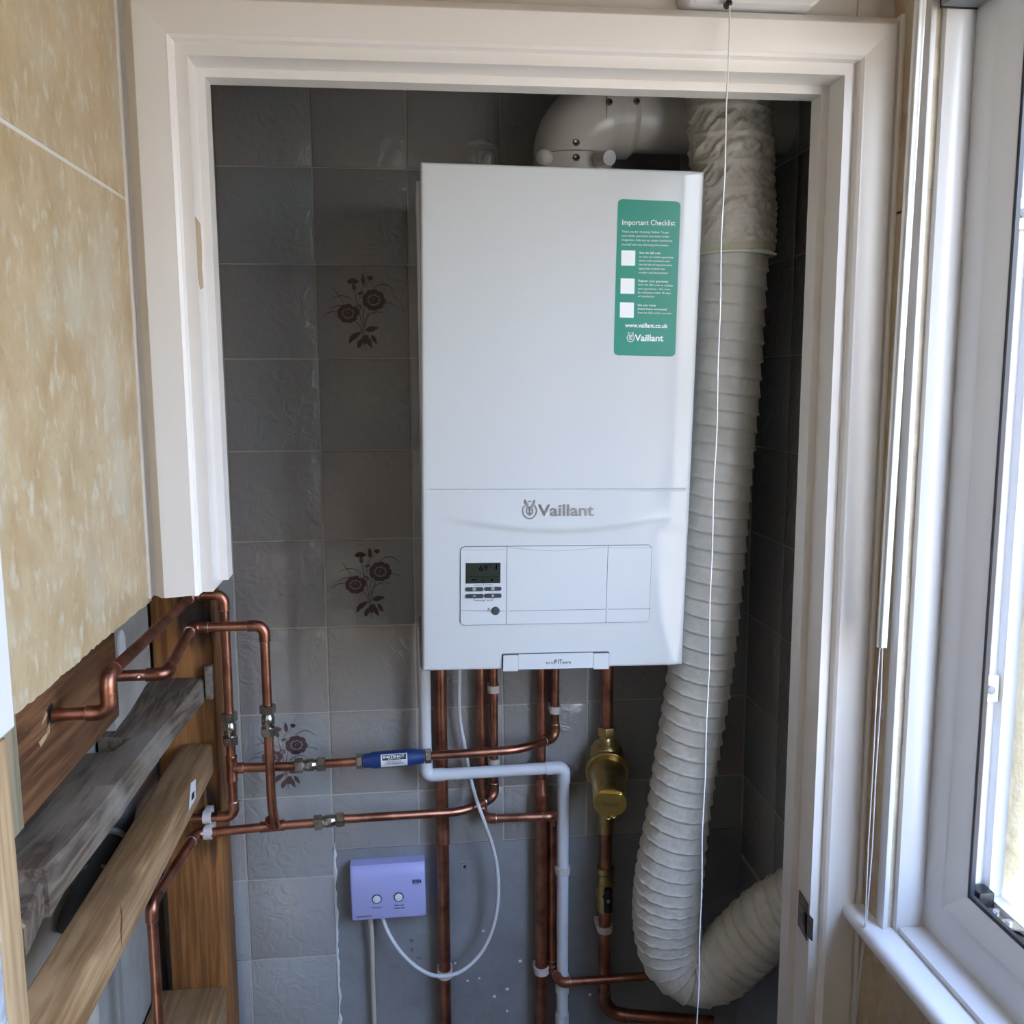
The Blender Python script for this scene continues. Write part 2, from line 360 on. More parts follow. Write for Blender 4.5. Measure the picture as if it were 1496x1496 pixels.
def put_tile(par, loc, w, h, axis):
    o = bpy.data.objects.new('tile', tile_mesh(w, h, axis)); C.objects.link(o); o.parent = par
    j = random.uniform(-.0007, .0007); l = Vector(loc) - wloc(par)
    if axis == 'Y': l.y += j
    else: l.x += j
    o.location = l; s = .0045
    o.rotation_euler = (random.uniform(-s, s), 0, random.uniform(-s, s)) if axis == 'Y' else (0, random.uniform(-s, s), random.uniform(-s, s))
    return o
ZCUT = H-.8315
floral = {(-1, 1): None, (-1, 4): None, (-2, 6): None}
cells = {}
for n_ in range(-3, 4):
    for k in range(-3, 12):
        x0 = n_*P; x1 = x0+P; zt = Z0-k*P; zb = zt-P
        if n_ == -3: x0 = -.455
        if n_ == 3: x1 = XR
        if x0 > -.16 and zt < ZCUT+.01: continue
        if x0 > -.16 and zb < ZCUT: zb = ZCUT
        if zb < .02: continue
        cells[(n_, k)] = put_tile(wall_back, ((x0+x1)/2, YB, (zt+zb)/2), x1-x0, zt-zb, 'Y')
obj('corner_backing', box(B(), (XR+.0016, YB+.0012, 0), (.70, YB+.08, 2.45)), 'plaster', wall_back)
obj('bare_plaster', box(B(), (-.152, YB+.0015, .0), (XR+.0014, YB+.03, ZCUT-.001)), 'plaster', wall_back)
# ragged filler edge where tiles were taken off
bm = B(); rings_ = []
for i in range(91):
    z = ZCUT+.012-(ZCUT-.02-.30)*i/90*1.0; n1_ = noise.noise(Vector((3, 1, z*38))); n2_ = noise.noise(Vector((9, 4, z*90)))
    w = max(.0012, .0042+.0055*n1_+.002*n2_); x_ = -.1535+.002*noise.noise(Vector((0, 5, z*20))); dp_ = .0012+.002*max(0, n2_+.3)
    rings_.append([(x_, YB+.006, z), (x_, YB+.0004-dp_*.5, z), (x_+w*.5, YB+.0010-dp_, z), (x_+w, YB+.0016, z), (x_+w, YB+.006, z)])
loft(bm, rings_)
obj('broken_grout_edge', bm, 'filler', wall_back, 40)
for (px, py, r) in ((1,0,0),):
    bm = B()
    for (px, py, s) in ((665, 1408, .0022), (700, 1430, .002), (741, 1446, .003), (722, 1457, .0028), (741, 1478, .0022), (683, 1434, .002), (760, 1405, .003), (706, 1361, .0022), (862, 1454, .003)):
        p = PY(px, py, YB); lathe(bm, p+Vector((0, .002, 0)), Vector((0, -1, 0)), [(0, s*1.4), (.0012, s), (.0018, s*.3)], 8)
    obj('filler_splash', bm, 'filler', wall_back, 60, kind='stuff')
p = PY(679, 1266, YB)
bm = B(); box(bm, (p.x-.008, YB-.0005, p.z-.006), (p.x+.008, YB+.003, p.z+.006), .001); obj('wall_plug_patch', bm, 'plaster', wall_back)
bm = B(); lathe(bm, p+Vector((0, .002, 0)), Vector((0, -1, 0)), [(0, .003), (.0030, .0030), (.0031, .0018)], 12); obj('plug_hole', bm, 'black', wall_back)
pl_wall = Plane((0, YB+.0015, 0), (1, 0, 0), (0, 0, 1))
bm = B(); put_text(bm, '9', pl_wall, (598, 1377), (604, 1377), .007, .0003); put_text(bm, '5', pl_wall, (599, 1390), (604, 1390), .007, .0003); put_text(bm, 'VI', pl_wall, (608, 1402), (615, 1402), .006, .0003)
obj('pencil_marks', bm, 'button', wall_back)
# --- floral prints on three tiles
def flower_mesh():
    pl = Plane((0, 0, 0), (1, 0, 0), (0, 0, 1)); pl.n = Vector((0, -1, 0)); bm = B(); bp = B()
    def q(x, y): return ((x-692)/1006*P, (752-y)/1016*P)
    def st(pts, w, b=bm): stroke(b, pl, smooth2(pts), [max(.0002, w*(1-abs(2*i/(len(smooth2(pts))-1)-1)**2*.75)) for i in range(len(smooth2(pts)))], .0003)
    def smooth2(pts):
        v = smooth_path([Vector((*q(*p_), 0)) for p_ in pts], 5); return [(a.x, a.y) for a in v]
    for pts, w in (([(365, 490), (430, 570), (490, 670)], .0012), ([(335, 618), (440, 578), (540, 595), (600, 650)], .0014), ([(320, 730), (400, 690), (480, 680)], .0012),
                   ([(250, 805), (330, 755), (420, 750)], .0013), ([(800, 505), (870, 460), (950, 458), (1045, 525)], .0017), ([(900, 660), (980, 655), (1060, 695)], .0013),
                   ([(690, 905), (740, 800), (830, 752), (930, 770)], .0014), ([(605, 500), (625, 640), (660, 800), (685, 1010)], .0014), ([(700, 450), (670, 540), (655, 640)], .001),
                   ([(715, 700), (690, 820), (688, 1000)], .0013), ([(760, 740), (715, 860), (695, 1000)], .0012), ([(600, 850), (650, 900), (685, 1010)], .0013), ([(660, 980), (690, 1080), (720, 1190)], .0009), ([(690, 1080), (680, 1180)], .0007)):
        st(pts, w)
    def leaf(cx_, cy_, L_, w, ang, b=bm):
        u, v = q(cx_, cy_); ca, sa = math.cos(math.radians(ang)), math.sin(math.radians(ang)); vs = []
        s = P/1010; top = []; bot = []
        for i in range(9):
            t = i/8; x = (t-.5)*L_*s; y = math.sin(math.pi*t**.8)*w*s/2; top.append((x, y)); bot.append((x, -y))
        for x, y in top + bot[::-1][1:-1]: vs.append(b.verts.new(pl.at(u+x*ca-y*sa, v+x*sa+y*ca, .00035)))
        b.faces.new(vs)
    for a in ((600, 1010, 170, 60, 35), (560, 1040, 120, 40, 65), (650, 1090, 120, 55, 70), (700, 1060, 90, 60, 95), (750, 1080, 150, 55, -65), (805, 1050, 120, 45, -60), (785, 935, 150, 60, 12), (700, 400, 130, 45, 95), (675, 550, 80, 30, 15), (715, 1020, 80, 40, 20)): leaf(*a)
    def blob(cx_, cy_, rx, ry, ang, b=bm, off=.00035):
        u, v = q(cx_, cy_); s = P/1010; ca, sa = math.cos(ang), math.sin(ang)
        b.faces.new([b.verts.new(pl.at(u+(rx*math.cos(t)*ca-ry*math.sin(t)*sa)*s, v+(rx*math.cos(t)*sa+ry*math.sin(t)*ca)*s, off)) for t in [2*math.pi*i/12 for i in range(12)]])
    def arcs(cx_, cy_, r, t0, t1, w):
        pts = [(cx_+r*math.cos(t0+(t1-t0)*i/6), cy_-r*math.sin(t0+(t1-t0)*i/6)) for i in range(7)]
        v = [q(*p_) for p_ in pts]; stroke(bp, pl, v, [w*.3, w*.8, w, w, w, w*.8, w*.3], .0006)
    def rose(cx_, cy_, R):
        rnd = random.Random(int(cx_)); 
        for i in range(9):
            t = 2*math.pi*i/9+rnd.uniform(-.15, .15); blob(cx_+math.cos(t)*R*.72, cy_-math.sin(t)*R*.62, R*.34, R*.29, t+1.57, off=.00032+.00001*i)
        blob(cx_, cy_, R*.62, R*.52, .4, off=.0003)
        for i in range(9):
            t = 2*math.pi*(i+.5)/9; x, y = cx_+math.cos(t)*R*.66, cy_-math.sin(t)*R*.56
            arcs(x, y, R*.20, t+1.9, t+4.2, .0016)
        for i in range(6):
            t = 2*math.pi*i/6+.3; arcs(cx_+math.cos(t)*R*.30, cy_-math.sin(t)*R*.26, R*.20, t-1.1, t+1.1, .0014)
        arcs(cx_, cy_, R*.12, 0, 4.5, .0008)
    rose(812, 622, 128); rose(530, 768, 118); rose(648, 700, 34)
    for t in (2.6, 2.1, 1.6, 1.1, .6): blob(590+math.cos(t)*42, 450-math.sin(t)*36, 30, 17, t)
    leaf(600, 480, 90, 46, 100)
    for t in (2.2, 1.5, .8): blob(778+math.cos(t)*18, 405-math.sin(t)*20, 26, 15, t)
    st([(775, 410), (740, 450), (700, 500)], .0008)
    for i in range(9):
        x = 770+i*15; st([(x, 790+abs(i-4)*6), (x+2, 890-abs(i-4)*8)], .0007, bp)
        x = 560+i*12; st([(x, 880+abs(i-4)*5), (x+2, 955-abs(i-4)*6)], .0006, bp)
    return bm, bp
fb, fp = flower_mesh(); fm = []
for b, k in ((fb, 'flower'), (fp, 'flower_pale')):
    me = bpy.data.meshes.new('flower_print'); b.to_mesh(me); b.free(); me.materials.append(M[k]); fm.append(me)
for c in ((-1, 1), (-1, 4), (-2, 6)):
    for me, nm in zip(fm, ('flower_print', 'flower_shading_print')):
        o = bpy.data.objects.new(nm, me); C.objects.link(o); o.parent = cells[c]; o.location = (0, -.0002, 0)
    cells[c]['label'] = 'tile with dark flower spray print'
# --- cupboard side wall, right (tiled) and room shell
wall_side = thing('wall_right_cupboard', (XR, 1.40, 0), kind='structure')
obj('backing', box(B(), (XR+.0014, 1.262, ZCUT-.06), (XR+.08, YB+.0012, 2.45)), 'grout', wall_side)
obj('lower_backing', box(B(), (XR+.0062, 1.262, 0), (XR+.08, YB+.0012, ZCUT-.0605)), 'grout', wall_side)
yy = YB
while yy > 1.27:
    y0 = max(yy-P, 1.262)
    for k in range(-3, 12):
        zt = Z0-k*P; zb = zt-P
        if zb < .02: continue
        if zt < ZCUT: continue
        put_tile(wall_side, (XR, (yy+y0)/2, (zt+zb)/2), yy-y0, P, 'X')
    yy -= P
obj('bare_plaster', box(B(), (XR+.001, 1.262, 0), (XR+.0062, YB, ZCUT-.06)), 'plaster', wall_side)
# partition above and beside the opening
bm = B(); box(bm, (XL, YW, H+.37), (XR, YW+.08, 2.4)); obj('wall_front', bm, 'walltop', kind='structure')
obj('trim_1', box(B(), (.5521-.0008, YW-.0015, H+.435), (.5521+.0008, YW-.0002, 2.39)), 'raw_edge', kind='structure')
bm = B(); box(bm, (.56, YW+.002, 0), (XR+.08, YW+.078, 2.4)); box(bm, (-.45, YW+.002, H-.25), (-.272, YW+.078, 2.4)); obj('wall_front_sides', bm, 'walltop', kind='structure')
obj('ceiling', box(B(), (-.5, -1.3, 2.4), (.75, 1.75, 2.5)), 'shell', kind='structure')
obj('floor', box(B(), (-.5, -1.3, -.08), (.75, 1.75, 0)), 'floor', kind='structure')
obj('wall_rear', box(B(), (-.5, -1.3, 0), (.75, -1.2, 2.4)), 'shell', kind='structure')
# --- left wall: two courses of big beige tiles on board, cut off low down
ZL = H-.2640; ZG = H+.207
wall_left = thing('wall_left', (XL, .2, 0), kind='structure')
def ragged_panel(y0, y1, z0, z1, rag):
    bm = B(); n = 60 if rag else 1; lo = []
    for i in range(n+1):
        y = y0+(y1-y0)*i/n
        lo.append((y, z0 + (random.uniform(-.0012, .0012) + .003*noise.noise(Vector((y*9, 0, 3))) if rag else 0)))
    pts = [(XL, y, z) for y, z in lo] + [(XL, y1, z1), (XL, y0, z1)]
    return poly_extrude(bm, pts, (-.010, 0, 0))
YN = .757
g = .0021
obj('wall_grout', box(box(B(), (XL-.009, YN, ZG-g), (XL-.0006, 1.172, ZG+g)), (XL-.009, -1.2, ZG-g), (XL-.0006, YN-.075, ZG+g)), 'walltop', wall_left)
for (y0, y1, z0, z1, rg) in ((YN, 1.172, ZL, ZG-g, 1), (YN, 1.172, ZG+g, H+.68, 0), (YN, 1.172, H+.683, 2.4, 0), (-1.2, -.0, 0, ZG-g, 0), (-1.2, YN-.075, ZG+g, H+.68, 0), (-1.2, YN-.075, H+.683, 2.4, 0)):
    obj('wall_tile', ragged_panel(y0, y1, z0, z1, rg), 'beige', wall_left)
obj('backing', box(box(B(), (XL-.022, YN, ZL+.002), (XL-.0085, YW, 2.4)), (XL-.022, -1.2, 0), (XL-.0085, .682, 2.4)), 'raw_edge', wall_left)
obj('corner_sealant', box(B(), (XL-.001, 1.1585, ZL+.004), (XL+.0028, 1.168, H+.44), .001), 'paint', wall_left, 40)
# near corner: white trim, black slab painting in the darkness of the opening beyond
bm = B(); box(bm, (XL-.06, .682, ZL-.006), (XL+.004, YN-.001, 2.4), .002); obj('trim_2', bm, 'upvc', kind='structure')
bm = B(); box(bm, (XL-.006, .02, .01), (XL+.0045, .672, H-.266), .003); obj('dark_opening_slab', bm, 'opening_dark', kind='structure')
# --- cavity left of the room
obj('wall_left_cavity', box(B(), (-.52, .60, 0), (-.452, YB+.005, 2.4)), 'plaster_dark', kind='structure')
# ================================================================= DOOR FRAME (cupboard opening)
OL, OR, OT = -.246, .535, H+.3677
door = thing('door_1', (.1445, 1.20, 0), kind='structure')
def member(bm, side, prof, zbot, rag=0):
    """profile (t, y): t = distance outward from the lining face; mitred at the head corners"""
    n = len(prof)
    if side == 'L': e = [[(OL-t, y, zbot+(random.uniform(-rag, rag) if rag else 0)) for t, y in prof], [(OL-t, y, OT+t) for t, y in prof]]
    if side == 'R': e = [[(OR+t, y, zbot) for t, y in prof], [(OR+t, y, OT+t) for t, y in prof]]
    if side == 'T': e = [[(OL-t, y, OT+t) for t, y in prof], [(OR+t, y, OT+t) for t, y in prof]]
    return loft(bm, e)
ARCH = [(.0135, 1.182), (.0135, 1.171), (.0150, 1.160), (.0185, 1.1565), (.021, 1.1565), (.050, 1.151), (.0535, 1.151), (.057, 1.153), (.066, 1.1655), (.0755, 1.167), (.0755, 1.182)]
LIN = [(0, 1.170), (0, 1.262), (.027, 1.262), (.027, 1.170)]
STOP = [(-.0105, 1.213), (-.0105, 1.243), (0, 1.243), (0, 1.213)]
ARCH_R = [p for p in ARCH[:9]] + [(.0655, 1.182)]
for side in 'LTR':
    zb = {'L': H-.2575, 'T': 0, 'R': .0}[side]
    a = ARCH if side != 'R' else ARCH_R
    if side == 'T': a = [p for p in ARCH[:9]] + [(.0655, 1.182)]
    obj('architrave', member(B(), side, a, zb, .0008 if side == 'L' else 0), 'paint', door, 25)
    obj('door_lining', member(B(), side, LIN, zb+.003, .002 if side == 'L' else 0), 'paint', door, 25)
    obj('door_stop', member(B(), side, STOP, zb+.009, .002 if side == 'L' else 0), 'paint', door, 25)
obj('caulk_line', box(B(), (XR-.006, 1.150, .0), (XR+.0005, 1.168, H+.434), .002), 'paint', door, 40)
# hinge recess with bare wood, strike plate
bm = B(); zt, zb2 = H+.190, H+.112
pts = [(OL+.0006, 1.1715, zt), (OL+.0006, 1.196, zt-.004), (OL+.0006, 1.198, zt-.03), (OL+.0006, 1.193, zb2+.02), (OL+.0006, 1.197, zb2), (OL+.0006, 1.180, zb2-.004), (OL+.0006, 1.1715, zb2+.01)]
poly_extrude(bm, pts, (-.001, 0, 0)); obj('hinge_recess', bm, 'studlight', door, label='bare wood hinge recess with torn paint')
sp = thing('strike_plate', (OR, 1.17, H-.75)); sp.parent = door; sp.location = Vector((OR, 1.17, H-.75)) - Vector(door.location)
bm = B()
poly_extrude(bm, [(OR-.0004, 1.174, H-.775), (OR-.0004, 1.205, H-.770), (OR-.0004, 1.205, H-.717), (OR-.0004, 1.174, H-.722)], (-.0012, 0, 0))
me_sp = obj('plate', bm, 'steel_dark', sp)
bm = B(); add_hex(bm, [(OR-.0016, 1.172, H-.768), (OR-.0016, 1.196, H-.765), (OR-.0036, 1.196, H-.765), (OR+.001, 1.160, H-.768), (OR-.0016, 1.172, H-.735), (OR-.0016, 1.196, H-.732), (OR-.0036, 1.196, H-.732), (OR+.001, 1.160, H-.735)])
obj('keep_lip', bm, 'steel_dark', sp)
bm = B(); box(bm, (OR-.0024, 1.181, H-.758), (OR-.0014, 1.193, H-.738)); obj('latch_hole', bm, 'black', sp)
# ================================================================= RIGHT WALL, SILL, WINDOW
YWN = 1.09; ZS = H-.7098; ZH = H+.53; YNEAR = -.45; XF = .648
wr = thing('wall_right', (XR, .5, 0), kind='structure')
obj('wall_tile', box(B(), (XR, YWN+.012, ZS), (XR+.012, 1.1795, H+.20)), 'beige', wr)
obj('wall_tile', box(B(), (XR, YWN+.012, H+.2035), (XR+.012, 1.1795, 2.4)), 'beige', wr)
obj('wall_tile', box(B(), (XR, -1.2, 0), (XR+.012, 1.1795, ZS-.024)), 'beige', wr)
obj('wall_tile', box(B(), (XR, -1.2, ZS-.022), (XR+.012, YNEAR, 2.4)), 'beige', wr)
obj('wall_tile', box(B(), (XR, YNEAR, ZH), (XR+.012, YWN+.010, 2.4)), 'beige', wr)
bm = B()
box(bm, (XR+.012, -1.2, 0), (.80, 1.262, ZS-.02)); box(bm, (XR+.012, -1.2, ZH), (.80, 1.262, 2.4)); box(bm, (XR+.012, -1.2, ZS-.02), (.80, YNEAR, ZH)); box(bm, (XR+.012, YWN+.012, ZS-.02), (.685, 1.262, ZH))
obj('masonry', bm, 'raw_edge', wr)
obj('outer_reveal', box(B(), (.685, 1.045, ZS-.02), (.80, 1.262, ZH)), 'cream_render', wr)
# corner bead, raw strip, reveal liner
tr = thing('trim_3', (XR, YWN, ZS), kind='structure')
obj('corner_bead', box(B(), (XR-.0035, YWN-.003, ZS), (XR+.0035, YWN+.016, ZH), .0015), 'upvc', tr, 40)
bm = B()
n = 40
for i in range(n):
    z0 = ZS+(ZH-ZS)*i/n; z1 = ZS+(ZH-ZS)*(i+1)/n; j = random.uniform(-.0007, .0007)
    box(bm, (XR+.0035, YWN+.002+j, z0), (XR+.0135+j, YWN+.012, z1))
obj('raw_strip', bm, 'raw_edge', tr)
# rounded cover board on the far reveal
bm = B(); x0, x1 = XR+.0125, XF+.002; prof = []
for i in range(9):
    t = i/8; prof.append((x0+(x1-x0)*t, YWN-.001-.0105*math.sin(math.pi*(.18+.64*t))**.8*(1 if t < .85 else .95)))
prof += [(x1, YWN+.012), (x0, YWN+.012)]
loft(bm, [[(x, y, ZS) for x, y in prof], [(x, y, ZH) for x, y in prof]]); obj('cover_board', bm, 'upvc', tr, 30)
# sill with rounded nosing and raised strip
sill = thing('trim_4', (XR, .5, ZS), kind='structure')
prof = [(XF+.002, ZS-.0), (XR+.0, ZS)]; r = .0115
prof += [(.578+.002*0 - r*math.sin(t)+.006, ZS-r+r*math.cos(t)) for t in [math.radians(a_) for a_ in range(0, 181, 18)]]
prof += [(XF+.002, ZS-2*r)]
loft(B_ := B(), [[(x, 1.153, z) for x, z in prof], [(x, YNEAR-.02, z) for x, z in prof]]); obj('window_board', B_, 'upvc', sill, 30)
obj('raised_strip', box(B(), (.613, YNEAR, ZS-.001), (XF+.001, YWN-.012, ZS+.0085), .0015), 'upvc', sill, 40)
# uPVC frame swept round the opening: profile (d inward, x)
win = thing('window_1', (XF, .5, ZS+.0085), kind='structure')
FY0, FY1, FZ0, FZ1 = YNEAR, YWN-.001, ZS+.008, ZH
def ring(prof, sides='BRTL'):
    bm = B(); n = len(prof)
    cor = [lambda d: (FY1-d, FZ0+d), lambda d: (FY1-d, FZ1-d), lambda d: (FY0+d, FZ1-d), lambda d: (FY0+d, FZ0+d)]
    vr = [[bm.verts.new((x, *c(d))) for d, x in prof] for c in cor]
    for k in range(4):
        a, b = vr[k], vr[(k+1) % 4]
        for i in range(n): bm.faces.new((a[i], a[(i+1) % n], b[(i+1) % n], b[i]))
    return bm
obj('frame', ring([(0, XF), (.047, XF), (.050, XF+.001), (.069, XF+.011), (.0755, XF+.0138), (.0755, XF+.022), (.060, XF+.024), (.060, XF+.043), (.072, XF+.045), (.072, XF+.062), (0, XF+.062)]), 'upvc', win, 20)
obj('gasket', ring([(.0753, XF+.0150), (.0805, XF+.0150), (.0805, XF+.020), (.0753, XF+.0215)]), 'gasket', win, 30)
obj('groove_seal', ring([(.0602, XF+.030), (.0616, XF+.030), (.0616, XF+.0335), (.0602, XF+.0335)]), 'greyplastic', win)
obj('mullion', box(B(), (XF, .335, FZ0+.06), (XF+.062, .425, FZ1-.06), .003), 'upvc', win, 40)
obj('fixed_pane', box(B(), (XF+.028, YNEAR+.06, FZ0+.06), (XF+.034, .34, FZ1-.06)), 'glass', win)
# open casement: hung at the near side, swung out
sash = thing('casement_sash', (.70, .97, FZ0+.06)); sash.parent = win; sash.location = Vector((.722, .985, FZ0+.06)) - Vector(win.location)
so_ = wloc(sash); dirs = Vector((.80, -.60, 0)).normalized(); nrm = Vector((.60, .80, 0)).normalized(); SW, SH = .50, FZ1-FZ0-.12
def sbar(bm, u0, u1, z0, z1, w0, w1, bev=.003):
    c = [];
    for z in (z0, z1):
        for (u, w) in ((u0, w0), (u1, w0), (u1, w1), (u0, w1)): c.append(so_+dirs*u+nrm*w+Vector((0, 0, z)))
    add_hex(bm, c, bev)
bm = B(); sbar(bm, .004, .06, 0, SH, 0, .05); sbar(bm, SW-.06, SW, 0, SH, 0, .05); sbar(bm, .06, SW-.06, 0, .06, 0, .05); sbar(bm, .06, SW-.06, SH-.06, SH, 0, .05)
obj('sash_frame', bm, 'upvc', sash, 40)
bm = B(); sbar(bm, -.002, .004, -.004, SH+.004, -.004, .05, .001); sbar(bm, .004, SW, -.004, 0, -.004, .03, .001); obj('sash_gasket', bm, 'gasket', sash, 40)
bm = B(); sbar(bm, .06, SW-.06, .06, SH-.06, .018, .036, 0); obj('glass_pane', bm, 'glass', sash)
# friction stay in the bottom track
st = thing('friction_stay', (.685, .95, FZ0+.062)); st.parent = win; st.location = Vector((.69, .95, FZ0+.062)) - Vector(win.location)
zt = FZ0+.0625
obj('stay_track', box(B(), (XF+.025, .60, zt), (XF+.043, 1.024, zt+.003), .0006), 'steel_dark', st)
obj('end_cap', box(B(), (XF+.024, 1.004, zt), (XF+.044, 1.0275, zt+.022), .002), 'black', st, 40)
def arm(a, b, w, z):
    a = Vector(a); b = Vector(b); d = (b-a).normalized(); n_ = Vector((-d.y, d.x)); pts = []
    ang = math.atan2(d.y, d.x)
    for k in range(9): t = ang+math.pi/2+math.pi*k/8; pts.append((a.x+w*math.cos(t), a.y+w*math.sin(t), z))
    for k in range(9): t = ang-math.pi/2+math.pi*k/8; pts.append((b.x+w*math.cos(t), b.y+w*math.sin(t), z))
    return poly_extrude(B(), pts, (0, 0, .0022))
obj('stay_arm', arm((.683, .962), (.76, .90), .009, zt+.0065), 'steel', st)
obj('stay_arm', arm((.682, .918), (.745, .88), .009, zt+.009), 'steel', st)
obj('slider', box(B(), (XF+.027, .955, zt+.003), (XF+.041, 1.0, zt+.0062), .001), 'steel_dark', st)
for (x, y) in ((.682, .985), (.683, .962), (.682, .918)):
    obj('rivet', lathe(B(), Vector((x, y, zt+.005)), Vector((0, 0, 1)), [(0, .004), (.0065, .004), (.0075, .0025), (.0076, .001)], 12), 'steel', st, 40)
# cream strikers on the far jamb
for (px, y0, y1) in ((1476, 290, 336), (1434, 985, 1024)):
    yb = FY1-.0605; a = PY(px, y0, yb); b = PY(px, y1, yb)
    s = thing('striker', (0, 0, 0)); s.parent = win; s.location = Vector((XF+.034, yb, b.z)) - Vector(win.location)
    bm = B(); box(bm, (XF+.025, yb-.007, b.z), (XF+.0425, yb+.001, a.z), .0015); obj('plate', bm, 'striker', s, 40)
    obj('roller_pin', lathe(B(), Vector((XF+.03, yb-.006, (a.z+b.z)/2)), Vector((0, -1, 0)), [(0, .005), (.006, .005), (.007, .003)], 14), 'greyplastic', s, 40)
# far shell outside: ground
obj('ground', box(B(), (.80, -14, -.45), (24, 16, -.30)), 'ground', kind='structure')
# blind headrail in the reveal head and its wand
hr = thing('blind_headrail', (XR+.02, .5, H+.414), 'grey blind headrail across the top of the window reveal', 'blind')
obj('rail', box(B(), (XR+.0005, YNEAR+.004, H+.414), (XR+.045, YWN-.014, ZH-.0006), .002), 'greyplastic', hr, 40)
obj('end_cap', box(B(), (XR+.0003, YWN-.014, H+.413), (XR+.0455, YWN-.0125, ZH-.0005), .0003), 'black', hr)
wd = thing('blind_wand', (.58, 1.097, H-.335), 'clear ribbed plastic blind wand hanging by the window reveal', 'blind wand')
bm = B(); prof = []
for k in range(32):
    t = 2*math.pi*k/32; r_ = .0062*(1+.16*math.cos(6*t)); prof.append((r_*math.cos(t), r_*math.sin(t)))
top = PX(1332, -30, .580); 
wt_, wb_ = PY(1347, -40, 1.066), PY(1288, 945, 1.0965)
loft(bm, [[(wb_.x+x, wb_.y+y, wb_.z) for x, y in prof], [(wt_.x+x, wt_.y+y, wt_.z) for x, y in prof]])
obj('rod', bm, 'wand', wd, 60)
bm = B()
for j in (-1, 1):
    tube(bm, [(.58+j*.0018, 1.0965, H-.333), (.58+j*.003, 1.0965, H-.40), (.5795+j*.0022, 1.097, H-.50), (.5792+j*.0028, 1.097, H-.60), (.579+j*.001, 1.098, H-.70), (.5705+j*.0006, 1.098, H-.86), (.5690, 1.098, H-1.15)], .0008, 6)
obj('cord_tail', bm, 'cable_white', wd, 60)
# ================================================================= LIGHT CORD AND ITS HOUSING
a = PY(998, 6, 1.16); b_ = PY(1190, 6, 1.16)
fan = thing('pull_cord_unit', (.41, YW, H+.437), 'white rounded wall unit with pull cord above the cupboard door frame', 'pull-cord unit')
pl = Plane((a.x, 1.145, H+.4365), (1, 0, 0), (0, 0, 1)); bm = B()
uvslab(bm, pl, rrect(pl, -.004, .0, b_.x-a.x+.004, .15, .016), -.034, 0)
bmesh.ops.bevel(bm, geom=[e_ for e_ in bm.edges if all(abs(v.co.y-1.145) < 1e-4 for v in e_.verts)], offset=.003, segments=3, affect='EDGES')
obj('housing', bm, 'upvc', fan, 40)
ct = PY(1066, 8, 1.135); cbm = PY(1018, 1500, 1.135)
obj('cord_guide', lathe(B(), Vector((ct.x, ct.y+.012, ct.z+.004)), Vector((0, -1, 0)), [(0, .004), (.010, .004), (.012, .0018)], 12), 'black', fan, 40)
pts = [ct + (cbm-ct)*(i/60) + Vector((.0006*math.sin(i*.9)+.0005*math.sin(i*.37), 0, 0)) for i in range(61)]
pts += [Vector((cbm.x-.0012, cbm.y, cbm.z-.06*k)) for k in (1, 2)]
cbm_ = B(); tube(cbm_, pts, .00085, 8)
obj('light_cord', cbm_, 'labelwhite', fan, 60)
# ================================================================= BOILER
TLb, BLb, BRb = PY(610, 236, 1.318), PY(617, 981, 1.342), PY(998, 972, 1.342)
bp_ = Plane(BLb, BRb-BLb, TLb-BLb); BW = (BRb-BLb).length; BH = (TLb-BLb).length
boiler = thing('boiler', BLb + bp_.ex*BW/2, 'white wall-hung gas boiler with green sticker and grey display panel', 'boiler')
arc = sorted(bp_.uv(bp_.hit(*p)) for p in ((617, 755), (640, 757), (670, 762), (720, 769), (770, 774), (820, 775.5), (870, 773), (920, 766), (960, 758), (998, 752)))
def lerp(tab, x):
    if x <= tab[0][0]: return tab[0][1]
    for (a, va), (b, vb) in zip(tab, tab[1:]):
        if x <= b: return va+(vb-va)*(x-a)/(b-a)
    return tab[-1][1]
def sm(x): x = max(0, min(1, x)); return x*x*(3-2*x)
ur = sorted((v, u) for u, v in (bp_.uv(bp_.hit(*p)) for p in ((930, 757), (950, 800), (957, 860), (963, 910), (978, 968))))
gv = bp_.uv(bp_.hit(812, 716))[1]; gu0 = bp_.uv(bp_.hit(627, 716))[0]; gu1 = bp_.uv(bp_.hit(999, 713))[0]
DP = 0.0
def hb(u, v):
    h = 0
    e_ = min(u, BW-u, v, BH-v)
    if e_ < .004: h -= .004*(1-math.sqrt(max(0, 1-(1-e_/.004)**2)))
    if u < .012: h -= .0008*((.012-u)/.012)**2
    lo_ = sm((arc[5][1]+.01-v)/.02); u0_ = lerp(ur, v)*lo_ + (BW-.030)*(1-lo_)
    if u > u0_: h -= (.0026+.0012*lo_)*((u-u0_)/(BW-u0_))**1.5
    d_ = v-lerp(arc, u); tp_ = sm((u-.02)/.09)*sm((BW-.02-u)/.07)
    h += .0042*tp_*sm(d_/.010+.5)*math.exp(-max(0, d_)/.028)
    if gu0 < u < gu1: 
        d = abs(v-gv); h -= .0028*sm(1-d/.0026)
    return h
us = sorted(set([0, .0006, .0015, .0028, .004] + [.004+(BW-.008)*i/110 for i in range(111)] + [BW-.0028, BW-.0015, BW-.0006, BW]))
vs_ = sorted(set([0, .0006, .0015, .0028, .004] + [.004+(BH-.008)*i/200 for i in range(201)] + [gv+d for d in (-.0026, -.0018, -.0009, 0, .0009, .0018, .0026)] + [BH-.0028, BH-.0015, BH-.0006, BH]))
bm = B(); grid = [[bm.verts.new(bp_.at(u, v, hb(u, v))) for u in us] for v in vs_]
for j in range(len(vs_)-1):
    for i in range(len(us)-1): bm.faces.new((grid[j][i], grid[j][i+1], grid[j+1][i+1], grid[j+1][i]))
